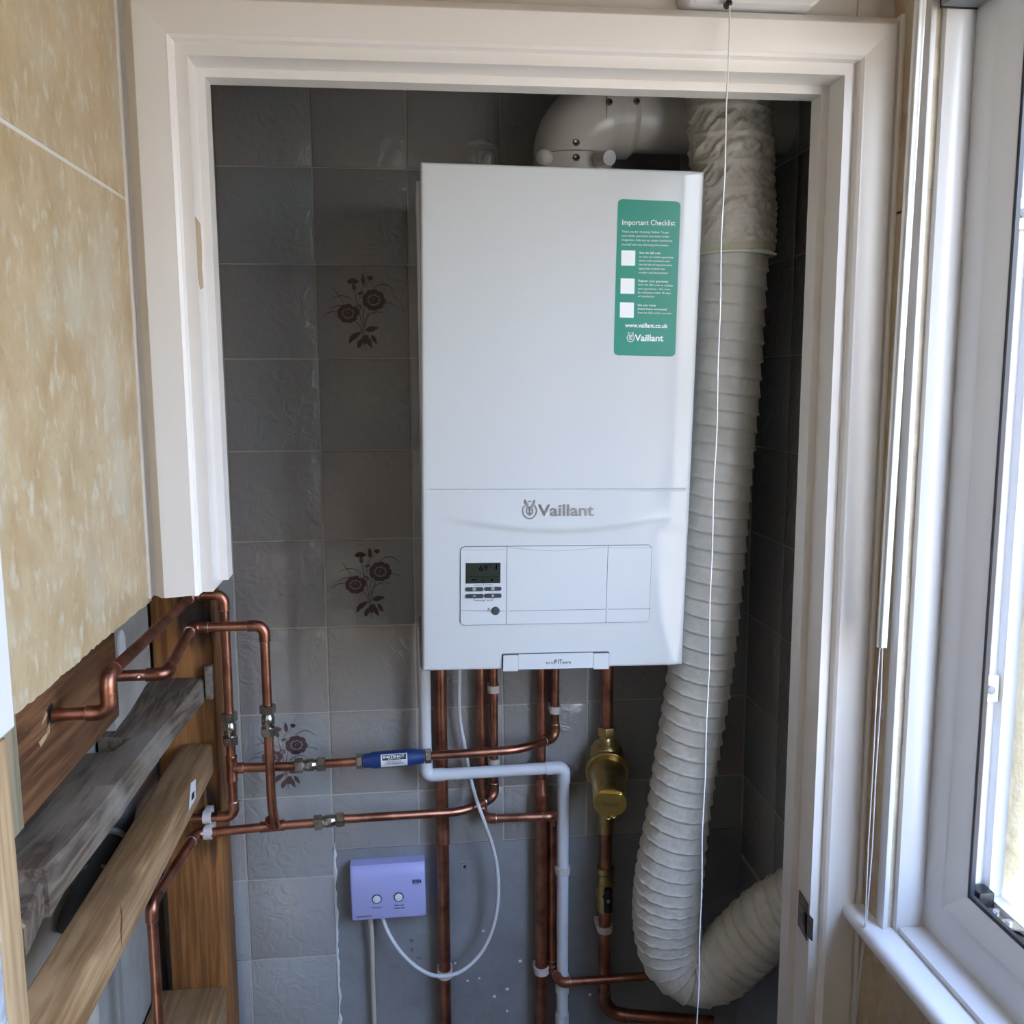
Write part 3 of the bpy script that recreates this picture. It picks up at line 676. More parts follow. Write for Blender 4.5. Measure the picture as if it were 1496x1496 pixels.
bd = [e_ for e_ in bm.edges if len(e_.link_faces) == 1]
r_ = bmesh.ops.extrude_edge_only(bm, edges=bd); nv = [v for v in r_['geom'] if isinstance(v, bmesh.types.BMVert)]
for v in nv: v.co.y += .235
obj('front_casing', bm, 'casing', boiler, 35)
bm = B(); box(bm, (BLb.x+.0035, 1.40, BLb.z+.006), (BLb.x+BW-.003, 1.616, BLb.z+BH-.008), .002); obj('side_chassis', bm, 'casing2', boiler, 40)
bm = B(); box(bm, (BLb.x-.003, 1.37, BLb.z-.006), (BLb.x+.055, 1.60, BLb.z+.02), .004); obj('bottom_tray', bm, 'greyplastic', boiler, 40)
# control strip: gap plate, three panels, lower fascia line
def uvp(px, py): return bp_.uv(bp_.hit(px, py, -DP))
c0, c1 = uvp(672, 913), uvp(952.5, 795.5); c0 = (c0[0], (uvp(672, 914)[1]+uvp(952, 908)[1])/2)
bm = B(); uvslab(bm, bp_, rrect(bp_, *c0, *c1, .007), -DP-.004, -DP+.0004); obj('panel_gap', bm, 'seam', boiler)
ua, ub = uvp(740, 850)[0], uvp(886.5, 850)[0]; gp = .0007
def panel(nm, u0, u1, lab, rl, rr_):
    pts = rrect(bp_, u0, c0[1]+gp, u1, c1[1]-gp, .0065); out = []
    for (u, v) in pts:
        if not rl and u < (u0+u1)/2 and u < u0+.0066: u = u0 if abs(u-u0) > 1e-6 else u
        if not rr_ and u > u1-.0066: u = u1
        out.append((u, v))
    # square the corners on the inner side
    f = []
    for (u, v) in out:
        if (not rl and abs(u-u0) < 1e-6) or (not rr_ and abs(u-u1) < 1e-6): v = c1[1]-gp if v > (c0[1]+c1[1])/2 else c0[1]+gp
        if not f or (abs(f[-1][0]-u)+abs(f[-1][1]-v)) > 1e-5: f.append((u, v))
    if (abs(f[0][0]-f[-1][0])+abs(f[0][1]-f[-1][1])) < 1e-5: f.pop()
    bm = B(); uvslab(bm, bp_, f, -DP-.002, -DP+.0016); return obj(nm, bm, 'casing2', boiler, label=lab)
cp = panel('control_panel', c0[0]+gp, ua-gp/2, 'control panel with display and dark buttons', True, False)
fl_ = panel('hinged_flap', ua+gp/2, ub-gp/2, None, False, False); fr_ = panel('side_flap', ub+gp/2, c1[0]-gp, None, False, True)
zo = -DP+.0016
def uvc(px, py): return bp_.uv(bp_.hit(px, py, zo))
for (a, b, p_) in (((674, 892), (738, 892.8), cp), ((742, 892.6), (885, 890), fl_), ((888, 890), (951, 889.5), fr_)):
    bm = B(); stroke(bm, bp_, [uvc(*a), uvc(*b)], .0006, zo+.0002); obj('moulded_line', bm, 'seam', p_)
for (a, b, c_, p_) in (((742, 800), (815, 805), (885, 799), fl_), ((888, 800), (920, 800), (951, 799.5), fr_), ((675, 803), (705, 803), (738, 802), cp)):
    bm = B(); stroke(bm, bp_, [uvc(*a), uvc((a[0]+b[0])/2, (a[1]+b[1])/2+.8), uvc(*b), uvc((b[0]+c_[0])/2, (b[1]+c_[1])/2+.8), uvc(*c_)], .0003, zo+.0002); obj('moulded_line', bm, 'seam', p_)
def slab4(nm, x0, y0, x1, y1, m_, par, za=0, zb=.0006, r=.0004, **k):
    (u0, v1) = uvc(x0, y0); (u1, v0) = uvc(x1, y1); bm = B(); uvslab(bm, bp_, rrect(bp_, u0, v0, u1, v1, r), zo+za, zo+zb); return obj(nm, bm, m_, par, **k)
slab4('display_surround', 680, 816.5, 732, 822.5, 'casing2', cp, 0, .0005)
slab4('display', 680.5, 822.5, 731, 851.8, 'lcd', cp)
bm = B(); put_text(bm, '69', bp_, (700, 834), (712.5, 833.7), .0085, zo+.0011); put_text(bm, '°', bp_, (715, 832.6), (717.2, 832.5), .0085, zo+.0011); put_text(bm, '1', bp_, (724, 832), (726, 832), .0085, zo+.0011)
for (x0, y0, x1, y1) in ((684, 842.6, 728, 843), (689, 846.3, 696, 847.8), (705.6, 845, 706.4, 850), (717, 845.8, 720, 848.6)):
    pgon(bm, bp_, [(x0, y0), (x1, y0), (x1, y1), (x0, y1)], zo+.0011)
obj('display_digits', bm, 'lcdink', cp)
for (x0, y0, x1, y1, gly) in ((680, 858, 706, 863.3, 'a'), (707.5, 857.5, 732.5, 862.6, 'b'), (680, 868, 706, 873.5, '-'), (707.5, 867.5, 732.5, 873, '+')):
    bt = slab4('button', x0, y0, x1, y1, 'button', cp, 0, .0013, r=.0023)
    cx_, cy_ = (x0+x1)/2, (y0+y1)/2; bm = B()
    if gly == '-': pgon(bm, bp_, [(cx_-2, cy_-.4), (cx_+2, cy_-.4), (cx_+2, cy_+.4), (cx_-2, cy_+.4)], zo+.0015)
    elif gly == '+':
        pgon(bm, bp_, [(cx_-2, cy_-.4), (cx_+2, cy_-.4), (cx_+2, cy_+.4), (cx_-2, cy_+.4)], zo+.0015); pgon(bm, bp_, [(cx_-.4, cy_-1.8), (cx_+.4, cy_-1.8), (cx_+.4, cy_+1.8), (cx_-.4, cy_+1.8)], zo+.0016)
    else:
        for (a, b, c_, d_) in ((-2.3, -1.9, 2.3, -1.3), (-2.3, 1.3, 2.3, 1.9), (-2.3, -1.9, -1.7, 1.9), (1.7, -1.9, 2.3, 1.9), (-.6, -.6, .9, .8)): pgon(bm, bp_, [(cx_+a, cy_+b), (cx_+c_, cy_+b), (cx_+c_, cy_+d_), (cx_+a, cy_+d_)], zo+.0015)
    obj('button_symbol', bm, 'labelwhite', cp)
bm = B()
for (a, b) in (((692.5, 855), (704.5, 854.6)), ((709, 854.5), (720, 854.2)), ((693.5, 877.6), (704, 877.3)), ((710.5, 877.2), (720, 876.8)), ((693.5, 874), (693.5, 877.8)), ((720, 873.4), (720, 877)), ((706.7, 852.5), (706.7, 856)), ((704.8, 875.5), (706.5, 877.5)), ((705.5, 879.5), (709, 875.5)),
               ((712.2, 887.5), (713.6, 890)), ((715.2, 887.5), (713.8, 890)), ((713.7, 888.5), (712.2, 893.5)), ((713.7, 888.5), (715.3, 893.5))):
    stroke(bm, bp_, [uvc(*a), uvc(*b)], .0006, zo+.0004)
obj('printed_lines', bm, 'button', cp)
pc = bp_.hit(724, 892.3, zo)
obj('round_button', lathe(B(), pc, bp_.n, [(0, .0062), (.0012, .0060), (.0018, .005), (.0015, .003), (.0014, .0003)], 24), 'button', cp, 40)
# lettering, pressed logo
bm = B(); emblem(bm, bp_, (773.6, 743.3), 28, .0004); put_text(bm, 'Vaillant', bp_, (785.5, 753.2), (867.5, 753.0), .0165, .0004, bold=.02)
bmesh.ops.subdivide_edges(bm, edges=[e_ for e_ in bm.edges if e_.calc_length() > .006], cuts=2)
for v in bm.verts: u_, v_ = bp_.uv(v.co); v.co = bp_.at(u_, v_, hb(u_, v_)+.0006)
obj('maker_lettering', bm, 'logo', boiler)
# bottom latch bar
bz = -DP+.003
def uvz(px, py): return bp_.uv(bp_.hit(px, py, bz))
u0, v0 = uvz(735, 979.5); u1, v1 = uvz(890, 953.5)
bm = B(); uvslab(bm, bp_, rrect(bp_, u0-.0016, v0-.0005, u1+.0008, v1+.0012, .003), -DP-.003, -DP+.0012); obj('latch_recess', bm, 'seam', boiler)
lb = thing('latch_bar', bp_.at((u0+u1)/2, v0, 0)); lb.parent = boiler; lb.location = Vector(lb.location)-Vector(boiler.location)
ta, tb = uvz(757.5, 960)[0], uvz(867, 960)[0]
bm = B(); uvslab(bm, bp_, rrect(bp_, u0, v0-.0015, ta-.0004, v1-.001, .0015), -DP-.002, bz); obj('end_tab', bm, 'casing2', lb)
bm = B(); uvslab(bm, bp_, rrect(bp_, tb+.0004, v0-.0015, u1, v1-.001, .0015), -DP-.002, bz); obj('end_tab', bm, 'casing2', lb)
bm = B(); uvslab(bm, bp_, rrect(bp_, ta, v0+.0005, tb, v1+.0002, .001), -DP-.002, bz-.0008); obj('bar', bm, 'casing2', lb)
bm = B(); put_text(bm, 'eco', bp_, (797.5, 970), (809, 969.7), .0048, bz-.0005); put_text(bm, 'F', bp_, (810, 969.7), (813.8, 969.6), .0064, bz-.0005, bold=.02); put_text(bm, 'I', bp_, (815.2, 969.6), (816.2, 969.6), .0064, bz-.0005, bold=.02); put_text(bm, 'T', bp_, (817, 969.5), (821.3, 969.4), .0064, bz-.0005, bold=.02); put_text(bm, 'pure', bp_, (822, 969.4), (834, 969.1), .0042, bz-.0005, bold=.02)
obj('range_lettering', bm, 'button', lb)
# sticker
stk = thing('sticker', bp_.hit(942, 521)); stk.parent = boiler; stk.location = Vector(stk.location)-Vector(boiler.location)
stk['label'] = 'green checklist sticker with white writing'
cs = [bp_.hit(x, y, .0006) for x, y in ((903, 290.5), (994.5, 294.5), (986.5, 521), (896.5, 519))]
cor = []
for i in range(4):
    p0, p, p2 = cs[i-1], cs[i], cs[(i+1) % 4]; a = p+(p0-p).normalized()*.0055; b = p+(p2-p).normalized()*.0055
    for k in range(6): t = k/5; cor.append(a*(1-t)**2+p*2*t*(1-t)+b*t*t)
cor = [bp_.at(*bp_.uv(p), hb(*bp_.uv(p))+.0004) for p in cor]
# strip mesh following the casing's curve
bm = B(); nU = 14
def spos(s_, t_): # s across, t down
    a = cs[0].lerp(cs[1], s_); b = cs[3].lerp(cs[2], s_); p = a.lerp(b, t_); u, v = bp_.uv(p); return bp_.at(u, v, hb(u, v)+.0003)
rows = [0, .006, .014, .024] + [i/10 for i in range(1, 10)] + [.976, .986, .994, 1]
g_ = []
for t_ in rows:
    d = min(t_, 1-t_)*.1915; rr2 = .0055; ins = 0 if d >= rr2 else rr2-math.sqrt(max(0, rr2**2-(rr2-d)**2)); ins /= .077
    g_.append([bm.verts.new(spos(ins+(1-2*ins)*i/nU, t_)) for i in range(nU+1)])
for j in range(len(rows)-1):
    for i in range(nU): bm.faces.new((g_[j][i], g_[j][i+1], g_[j+1][i+1], g_[j+1][i]))
obj('sticker_sheet', bm, 'green', stk, 60)
bm = B(); so2 = .0007
T = lambda s_, a, b, h: put_text(bm, s_, bp_, a, b, h, so2, bold=(.006 if h > .005 else 0))
T('Important Checklist', (909, 328.5), (986.5, 329.5), .0072)
for s_, a, b in (('Thank you for choosing Vaillant. To get', (908.5, 339.5), (977, 341)), ('your boiler guarantee and smart home', (908.3, 345.5), (977, 347)), ('integration fully set up, please familiarise', (908, 351.5), (982, 353.3)), ('yourself with the following information.', (908, 358.3), (977, 359.8)),
                 ('to view our boiler guarantee', (933.5, 376.3), (984, 377.5)), ('terms and conditions and', (933.5, 382), (978, 383)), ('the full list of requirements', (933.3, 387.7), (982, 388.8)), ('applicable to both the', (933, 393.5), (971, 394.3)), ('installer and homeowner', (933, 399.3), (976, 400.3)),
                 ('Scan the QR code to validate', (932.5, 417), (983, 418.6)), ('your guarantee - this must', (932, 423), (979, 424)), ('be validated within 30 days', (932, 428.5), (980, 429.6)), ('of installation', (932, 434), (956, 434.5)), ('Scan the QR to find out how', (931.5, 458), (981, 459.3))): T(s_, a, b, .0027)
for s_, a, b in (('Scan the QR code', (934, 370.5), (965, 371.3)), ('Register your guarantee', (932.5, 411.5), (976, 412.8)), ('Get your home', (931.5, 447), (958, 447.6)), ('Smart home connected', (931.5, 452.5), (974, 453.4))): put_text(bm, s_, bp_, a, b, .0029, so2, bold=.012)
put_text(bm, 'www.vaillant.co.uk', bp_, (913, 478), (975.5, 479), .0058, so2, bold=.02)
put_text(bm, 'Vaillant', bp_, (927, 497.8), (969, 498.4), .0088, so2, bold=.025); emblem(bm, bp_, (921.2, 492), 15, so2)
obj('sticker_lettering', bm, 'printwhite', stk)
for (x, y) in ((917.8, 377), (916.8, 418), (915.8, 453)):
    bm = B(); pgon(bm, bp_, [(x-10, y-11.5), (x+10.4, y-11), (x+10, y+11.3), (x-10.4, y+10.8)], so2); obj('white_square', bm, 'printwhite', stk)
# ================================================================= FLUE
fl = thing('boiler_flue', PY(836, 240, 1.52), 'white plastic flue elbow and pipe leaving the boiler top', 'flue')
fc = PY(836, 200, 1.52); hz = PY(960, 172, 1.52).z; fz0 = BLb.z+BH-.004
R1 = .062; bend = .064
fc.x = PY(836, 200, 1.52).x
pth = [Vector((fc.x, 1.52, fz0)), Vector((fc.x, 1.52, hz-bend))] + [Vector((fc.x+bend*(1-math.cos(t)), 1.52, hz-bend+bend*math.sin(t))) for t in [math.radians(a_) for a_ in range(10, 91, 8)]]
xe = PY(886, 172, 1.46).x
pth += [Vector((xe, 1.52, hz))]
bm = B(); tube(bm, pth, R1, 40); obj('flue_elbow', bm, 'flue', fl, 40)
bm = B(); lathe(bm, Vector((xe, 1.52, hz)), Vector((1, 0, 0)), [(0, .0605), (.0, .0625), (.045, .0625), (.049, .060), (.055, .0535), (XR-xe-.0005, .0535)], 40); obj('flue_pipe', bm, 'flue', fl, 30)
bm = B(); lathe(bm, Vector((xe-.0008, 1.52, hz)), Vector((1, 0, 0)), [(0, .0633), (.0012, .0633)], 40); obj('seam_ring', bm, 'greyplastic', fl, 30)
bm = B(); lathe(bm, Vector((fc.x, 1.52, hz-bend-.002)), Vector((0, 0, 1)), [(0, .0632), (.0012, .0632)], 40); obj('seam_ring', bm, 'greyplastic', fl, 30)
def on_cyl(px, py, c, ax, r):
    """point where a sight line meets a cylinder about an axis"""
    o_ = Vector((0, 0, H)); d = ray(px, py); a = ax.normalized(); oc = o_-c; d2 = d-a*d.dot(a); o2 = oc-a*oc.dot(a)
    A_, B_2, C_ = d2.dot(d2), 2*d2.dot(o2), o2.dot(o2)-r*r; D_ = max(0, B_2*B_2-4*A_*C_); t = (-B_2-math.sqrt(D_))/(2*A_); p = o_+d*t; n_ = (p-c); n_ = (n_-a*n_.dot(a)).normalized(); return p, n_
for (x, y, ax, c_) in ((890, 149, 'x', 0), (930, 148, 'x', 0), (842, 208, 'z', 0), (842, 230, 'z', 0)):
    p, n_ = on_cyl(x, y, Vector((xe, 1.52, hz)) if ax == 'x' else Vector((fc.x, 1.52, 0)), Vector((1, 0, 0)) if ax == 'x' else Vector((0, 0, 1)), R1+.0006)
    obj('screw', lathe(B(), p-n_*.001, n_, [(0, .0052), (.002, .0050), (.0035, .0034), (.0030, .0020), (.0028, .0003)], 14), 'steel_dark', fl, 40)
tp = thing('test_cap', PY(880, 231, 1.45)); tp.parent = fl; tp.location = Vector(tp.location)-Vector(fl.location)
q0 = PY(866, 232, 1.48); q1 = PY(890, 230.5, 1.435); dd = q1-q0
obj('spout', lathe(B(), q0, dd, [(0, .012), (dd.length-.002, .0095)], 20), 'flue', tp, 40)
obj('cap', lathe(B(), q1-dd.normalized()*.003, dd, [(0, .0115), (.003, .0118), (.0045, .0108), (.005, .0002)], 24), 'casing2', tp, 40)
q0 = PY(800, 233, 1.49); q1 = PY(789, 227, 1.455); obj('test_spout', lathe(B(), q0, q1-q0, [(0, .014), (.026, .012), (.031, .009), (.0325, .0002)], 20), 'flue', fl, 50)
# raised maker's word running up the pipe
bm = B(); p0, n0 = on_cyl(912, 212, Vector((xe, 1.52, hz)), Vector((1, 0, 0)), .0626)
vs, fs = text_geo('Vaillant', 0, .02); vv = []
for v in vs:
    ang = -.62+v[0]*.215; x = PY(913, 205, 1.46).x - v[1]*.0145
    vv.append(bm.verts.new(Vector((x, 1.52-.0629*math.cos(ang), hz+.0629*math.sin(ang)))))
for f in fs:
    try: bm.faces.new([vv[i] for i in f])
    except ValueError: pass
obj('raised_lettering', bm, 'casing2', fl)
# ================================================================= FLEXIBLE DUCT
def make_duct(nm, path, rad, pitch, mkey, parent, crump, n=110, per=14, sq=None, ph0=0, lab=None, ribm=None, flare=0):
    """hose on a wire helix: fabric sags between the turns and creases on the bias"""
    pts = path; s = [0]
    for a, b in zip(pts, pts[1:]): s.append(s[-1]+(b-a).length)
    Lt = s[-1]; out = []; u = None; phase = ph0; bm = B(); rings = []; pos = 0; i = 0
    while pos < Lt:
        while i < len(s)-2 and s[i+1] < pos: i += 1
        t = (pos-s[i])/max(1e-9, s[i+1]-s[i]); p = pts[i].lerp(pts[i+1], t)
        j0 = max(0, i-1); j1 = min(len(pts)-1, i+2); d = (pts[j1]-pts[j0]).normalized()
        if u is None: u = (Vector((0, -1, 0)) - d*d.dot(Vector((0, -1, 0)))).normalized()
        u = (u-d*u.dot(d)).normalized(); w = d.cross(u); R = rad(pos/Lt); pc_ = pitch(pos/Lt); ring_ = []
        for k in range(n):
            th = 2*math.pi*k/n; f = (phase + k/n) % 1.0
            prof_ = -.0040*sm(f/.16)*(1-f)**.7
            rib = .0011*math.exp(-((min(f, 1-f))/.06)**2)
            seg = math.floor(phase + k/n)
            env = math.sin(math.pi*f)
            wr_ = noise.noise(Vector((math.cos(th)*3.2+f*1.6, math.sin(th)*3.2, seg*7.3)))*.0010 + math.sin(th*30-f*7+seg*1.7+3*noise.noise(Vector((math.cos(th)*3, math.sin(th)*3, seg))))*.00055*max(0, .35+1.6*noise.noise(Vector((math.cos(th)*2, math.sin(th)*2, seg*2.3+1))))
            cr = (abs(noise.noise(Vector((math.cos(th)*5.5+f*2.5, math.sin(th)*5.5-f*2, seg*3.1))))-.2)*.013 + (abs(noise.noise(Vector((math.cos(th)*11, math.sin(th)*11+f*6, seg*5.7))))-.2)*.006
            r = R + prof_ + rib + env*(wr_*(1-crump(pos/Lt)) + cr*crump(pos/Lt))
            ring_.append(p+(u*math.cos(th)+w*math.sin(th))*r)
        rings.append(ring_); st_ = pc_/per; pos += st_; phase += 1/per
    loft(bm, rings, cap=False)
    return obj(nm, bm, mkey, parent, 75, label=lab)
dz = PY(1070, 372, 1.42)
duct = thing('flexible_duct', PY(1010, 1468, 1.45), 'white ribbed flexible hose curving down beside the boiler', 'duct')
up = smooth_path([PY(1063, -60, 1.403), PY(1066, 60, 1.403), PY(1066.5, 160, 1.403), PY(1070, 260, 1.403), PY(1073, 362, 1.405)], 20)
make_duct('upper_hose', up, lambda t: .0612, lambda t: .0375, 'duct_wrinkled', duct, lambda t: 1.45-.7*t, ph0=.35, lab='crumpled wider upper length of hose')
low = smooth_path([PY(1072, 366, 1.405), PY(1068, 430, 1.41), PY(1064.5, 500, 1.415), PY(1058, 600, 1.42), PY(1049, 700, 1.42), PY(1041, 800, 1.425), PY(1032, 900, 1.43), PY(1020, 1000, 1.44), PY(1004, 1100, 1.45), PY(989, 1200, 1.455), PY(977, 1285, 1.46), PY(974, 1345, 1.465), PY(985, 1394, 1.465), PY(1016, 1418, 1.455), PY(1050, 1410, 1.44), PY(1082, 1383, 1.425), PY(1116, 1351, 1.41), PY(1142, 1333, 1.395), PY(1190, 1306, 1.37)], 20)
def pit(t): return .0265 if t < .64 else (.0265-.0075*sm((t-.64)/.08) if t < .82 else .019+.004*sm((t-.86)/.07))
make_duct('lower_hose', low, lambda t: (.0528 if t < .6 else .0528+.005*sm((t-.6)/.1)), pit, 'duct', duct, lambda t: 0.0 if t < .66 else .05*sm((t-.66)/.1)+.25*sm((t-.84)/.08), ph0=.1)
bm = B(); lathe(bm, PY(1071.8, 358, 1.405), Vector((0.0, 0, -1)), [(0, .0585), (.004, .0605), (.010, .0600), (.014, .0545), (.017, .0525)], 60); obj('joint_tape', bm, 'tape', duct, 60)
tie = thing('cable_tie', PY(1073, 375, 1.42)); tie.parent = duct; tie.location = Vector(tie.location)-Vector(duct.location)
cT = PY(1072.5, 373.5, 1.406)
bm = B(); pts = [cT+Vector((math.cos(t)*.0555, math.sin(t)*.0555, -.0012*math.cos(t))) for t in [2*math.pi*i/48 for i in range(49)]]
tube(bm, pts, .0018, 6); obj('tie_band', bm, 'upvc', tie, 60)
a = cT+Vector((.006, -.0572, .0005)); b = cT+Vector((.050, -.036, -.0022))
bm = B(); tube(bm, [a, a.lerp(b, .5)+Vector((.004, -.0045, 0)), b], [.003, .0032, .0018], 8); obj('tie_tail', bm, 'printwhite', tie, 60)
# ================================================================= PIPES
def fillet(pts, tl):
    """round the corners; returns path and (start, end) index ranges of the bends"""
    pts = [Vector(p) for p in pts]; out = [pts[0]]; rng = []
    for i in range(1, len(pts)-1):
        a, p, b = pts[i-1], pts[i], pts[i+1]; t = tl[i-1] if isinstance(tl, list) else tl
        t = min(t, (p-a).length*.48, (b-p).length*.48); s_ = p+(a-p).normalized()*t; e_ = p+(b-p).normalized()*t
        i0 = len(out)
        for k in range(9): q = k/8; c_ = .72; out.append(s_*(1-q)**3 + (s_.lerp(p, c_*.77))*3*q*(1-q)**2 + (e_.lerp(p, c_*.77))*3*q*q*(1-q) + e_*q**3)
        rng.append((i0, len(out)-1, (p-a).normalized(), (b-p).normalized()))
    out.append(pts[-1]); return out, rng
def pipe_run(par, pts, r, elbows=(), tl=.014, mk='copper', nm='pipe', elnm='elbow', ekey='copper_dull', sock=.011, er=.0014):
    path, rng = fillet(pts, tl); bm = B(); tube(bm, path, r, 18); obj(nm, bm, mk, par, 60)
    for i, (a, b, d0, d1) in enumerate(rng):
        if i not in elbows: continue
        bm = B(); pp = [path[a]-d0*sock] + path[a:b+1] + [path[b]+d1*sock]; tube(bm, pp, r+er, 20)
        if mk == 'copper':
            for q, d in ((path[a]-d0*sock, d0), (path[b]+d1*(sock-.0015), d1)): lathe(bm, q, d, [(0, r+er*.3), (0, r+er+.0005), (.0015, r+er+.0005), (.0015, r+er*.3)], 20)
        obj(elnm, bm, ekey, par, 50)
        if mk == 'copper':
            for q, d in ((path[b]+d1*(sock+.0002), d1), (path[a]-d0*(sock+.0002), -d0)):
                obj('solder_ring', lathe(B(), q, d, [(0, r+.0011), (.0007, r+.0009), (.0009, r)], 20), 'solder', par, 60)
def sleeve(par, p, d, L_, r, nm='coupling', mk='copper_dull', branch=None):
    d = d.normalized(); bm = B(); lathe(bm, p-d*L_/2, d, [(0, r), (0, r+.0014), (.002, r+.0019), (.004, r+.0014), (L_-.004, r+.0014), (L_-.002, r+.0019), (L_, r+.0014), (L_, r)], 20)
    if branch is not None:
        b = branch.normalized(); lathe(bm, p, b, [(0, r+.001), (.016, r+.0014), (.018, r+.0019), (.020, r+.0014), (.020, r)], 20)
    obj(nm, bm, mk, par, 50)
def valve(par, a, b, r):
    """compression isolating valve between two points"""
    a = Vector(a); b = Vector(b); d = (b-a); L_ = d.length; d.normalize(); k = L_/.046
    v = thing('isolating_valve', (a+b)/2); v.parent = par; v.location = wloc(v)*0 + (a+b)/2 - wloc(par) if False else (a+b)/2 - Vector(par.location)
    ph = .3
    for s0, sgn in ((a, 1), (b, -1)):
        bm = B(); lathe(bm, s0, d*sgn, [(0, r+.0005), (0, r+.0032), (.0012*k, r+.0052), (.0115*k, r+.0052), (.013*k, r+.0040), (.013*k, r)], 6, ph); obj('hex_nut', bm, 'chrome', v, 20)
    bm = B(); lathe(bm, a+d*.012*k, d, [(0, r+.0015), (.004*k, r+.0015), (.006*k, r+.0030), (.016*k, r+.0030), (.018*k, r+.0015), (.022*k, r+.0015)], 16); obj('valve_body', bm, 'chrome', v, 40)
    toc = (Vector((0, 0, H))-(a+b)/2); toc = (toc-d*toc.dot(d)).normalized(); c_ = (a+b)/2+toc*(r+.0022)
    bm = B(); lathe(bm, c_, toc, [(0, .0042), (.0018, .0040), (.0018, .0026), (.0010, .0024), (.0010, .0003)], 14); obj('screw_slot', bm, 'steel_dark', v, 40)
def coupler_nut(par, a, d, r, L_=.011, mk='chrome', nm='compression_nut'):
    bm = B(); lathe(bm, a, d, [(0, r+.0005), (0, r+.0032), (.001, r+.0050), (L_-.001, r+.0050), (L_, r+.0035), (L_, r)], 6, .2); obj(nm, bm, mk, par, 20)
def clip(c, d, r, label, back, group=None):
    """white plastic clip: ring round the pipe, stalk to the wall"""
    t = thing('pipe_clip', (c.x, back, c.z), label, 'pipe clip', group)
    d = d.normalized(); bm = B(); lathe(bm, c-d*.0065, d, [(0, r+.0004), (0, r+.0030), (.013, r+.0030), (.013, r+.0004)], 24); obj('clip_ring', bm, 'clip', t, 40)
    bm = B(); w = r+.003
    if abs(d.z) > .7: box(bm, (c.x-w, c.y+r*.3, c.z-.0065), (c.x+w, back, c.z+.0065), .0015)
    else: box(bm, (c.x-.0065, c.y+r*.3, c.z-w), (c.x+.0065, back, c.z+w), .0015)
    obj('clip_base', bm, 'clip', t, 40)
r15, r22 = .0075, .011
zt_ = BLb.z+.0055
def topped(px, py, y): p = PY(px, py, y); return Vector((p.x, p.y, zt_))
# A: upper feed
A = thing('copper_pipe', PY(345, 1193, 1.515), 'copper pipe from the left wall hole, looping down through a valve to the blue cylinder', 'pipe')
a0 = PX(83, 1046, -.4175); a0 = Vector((a0.x, a0.y, PY(158, 1041, 1.10).z)); a1 = PY(160, 1041, 1.10); a0.y = a1.y
a2 = PY(167, 987, 1.10); a3 = PY(282, 887, 1.515); a4 = PY(327.5, 885, 1.515); a5 = PY(344, 1192, 1.515); a5.x = a4.x; a6 = PY(255, 1196, 1.515)
a2.x = a1.x; a3.z = a2.z; a4.z = a3.z; a6.z = a5.z
pipe_run(A, [a0, a1, a2, a3, a4, a5, a6], r15, (0, 1, 2, 3, 4))
tA = Vector((a4.x, 1.515, PY(340, 1122.5, 1.515).z)); sleeve(A, tA, Vector((0, 0, 1)), .044, r15, 'tee', branch=Vector((1, 0, 0)))
vz0, vz1 = PY(338, 1040, 1.515).z, PY(339, 1088, 1.515).z; valve(A, (a4.x, 1.515, vz0), (a4.x, 1.515, vz1), r15)
b5 = PY(762, 1095, 1.553); b6 = PY(812, 1077, 1.600); b7 = topped(811, 980, 1.600); b6.x = b7.x
n0 = PY(520, 1112.5, 1.540); n1 = PY(630, 1104, 1.546)
pipe_run(A, [tA, PY(430, 1119, 1.529), n0 + (n1-n0)*.12], r15, (), tl=.001)
pipe_run(A, [n0+(n1-n0)*.88, b5, b6, b7], r15, (1,), tl=[.03, .014])
valve(A, PY(430, 1119, 1.529), PY(475.5, 1115.7, 1.533), r15)
dI = n1-n0
coupler_nut(A, n0, dI, r15); coupler_nut(A, n1-dI.normalized()*.011, dI, r15)
# blue scale cylinder held in that line
ib = thing('scale_inhibitor', (n0+n1)/2, 'dark blue cylinder with white label fitted in the copper pipe', 'water conditioner')
i0 = n0+dI.normalized()*.0125; Li = dI.length-.025
obj('body', lathe(B(), i0, dI, [(0, .0085), (0, .0118), (.010, .0122), (.016, .0140), (Li-.020, .0142), (Li-.012, .0125), (Li, .0118), (Li, .0085)], 28), 'blue', ib, 40)
for q_ in (i0-dI.normalized()*.003, i0+dI.normalized()*(Li-.001)): obj('copper_stub', lathe(B(), q_, dI, [(0, .009), (.004, .009)], 16), 'copper', ib, 40)
ax = dI.normalized(); tocam = (Vector((0, 0, H))-i0); tocam = (tocam-ax*tocam.dot(ax)).normalized(); upv = ax.cross(tocam); upv = upv if upv.z > 0 else -upv
def icyl(s_, ang, r): return i0+ax*s_+(tocam*math.cos(ang)+upv*math.sin(ang))*r
s0 = Li*.285; s1 = Li*.72
def cyl_patch(bm, s0, s1, a0_, a1_, r):
    rows = [[bm.verts.new(icyl(s, a0_+(a1_-a0_)*k/8, r)) for s in (s0, s1)] for k in range(9)]
    for k in range(8): bm.faces.new((rows[k][0], rows[k][1], rows[k+1][1], rows[k+1][0]))
bm = B(); cyl_patch(bm, s0, s1, -1.05, .58, .0144); obj('label', bm, 'labelwhite', ib)
bm = B(); cyl_patch(bm, s0+.0025, s1-.002, -.15, .46, .01455); obj('label_band', bm, 'ink', ib)
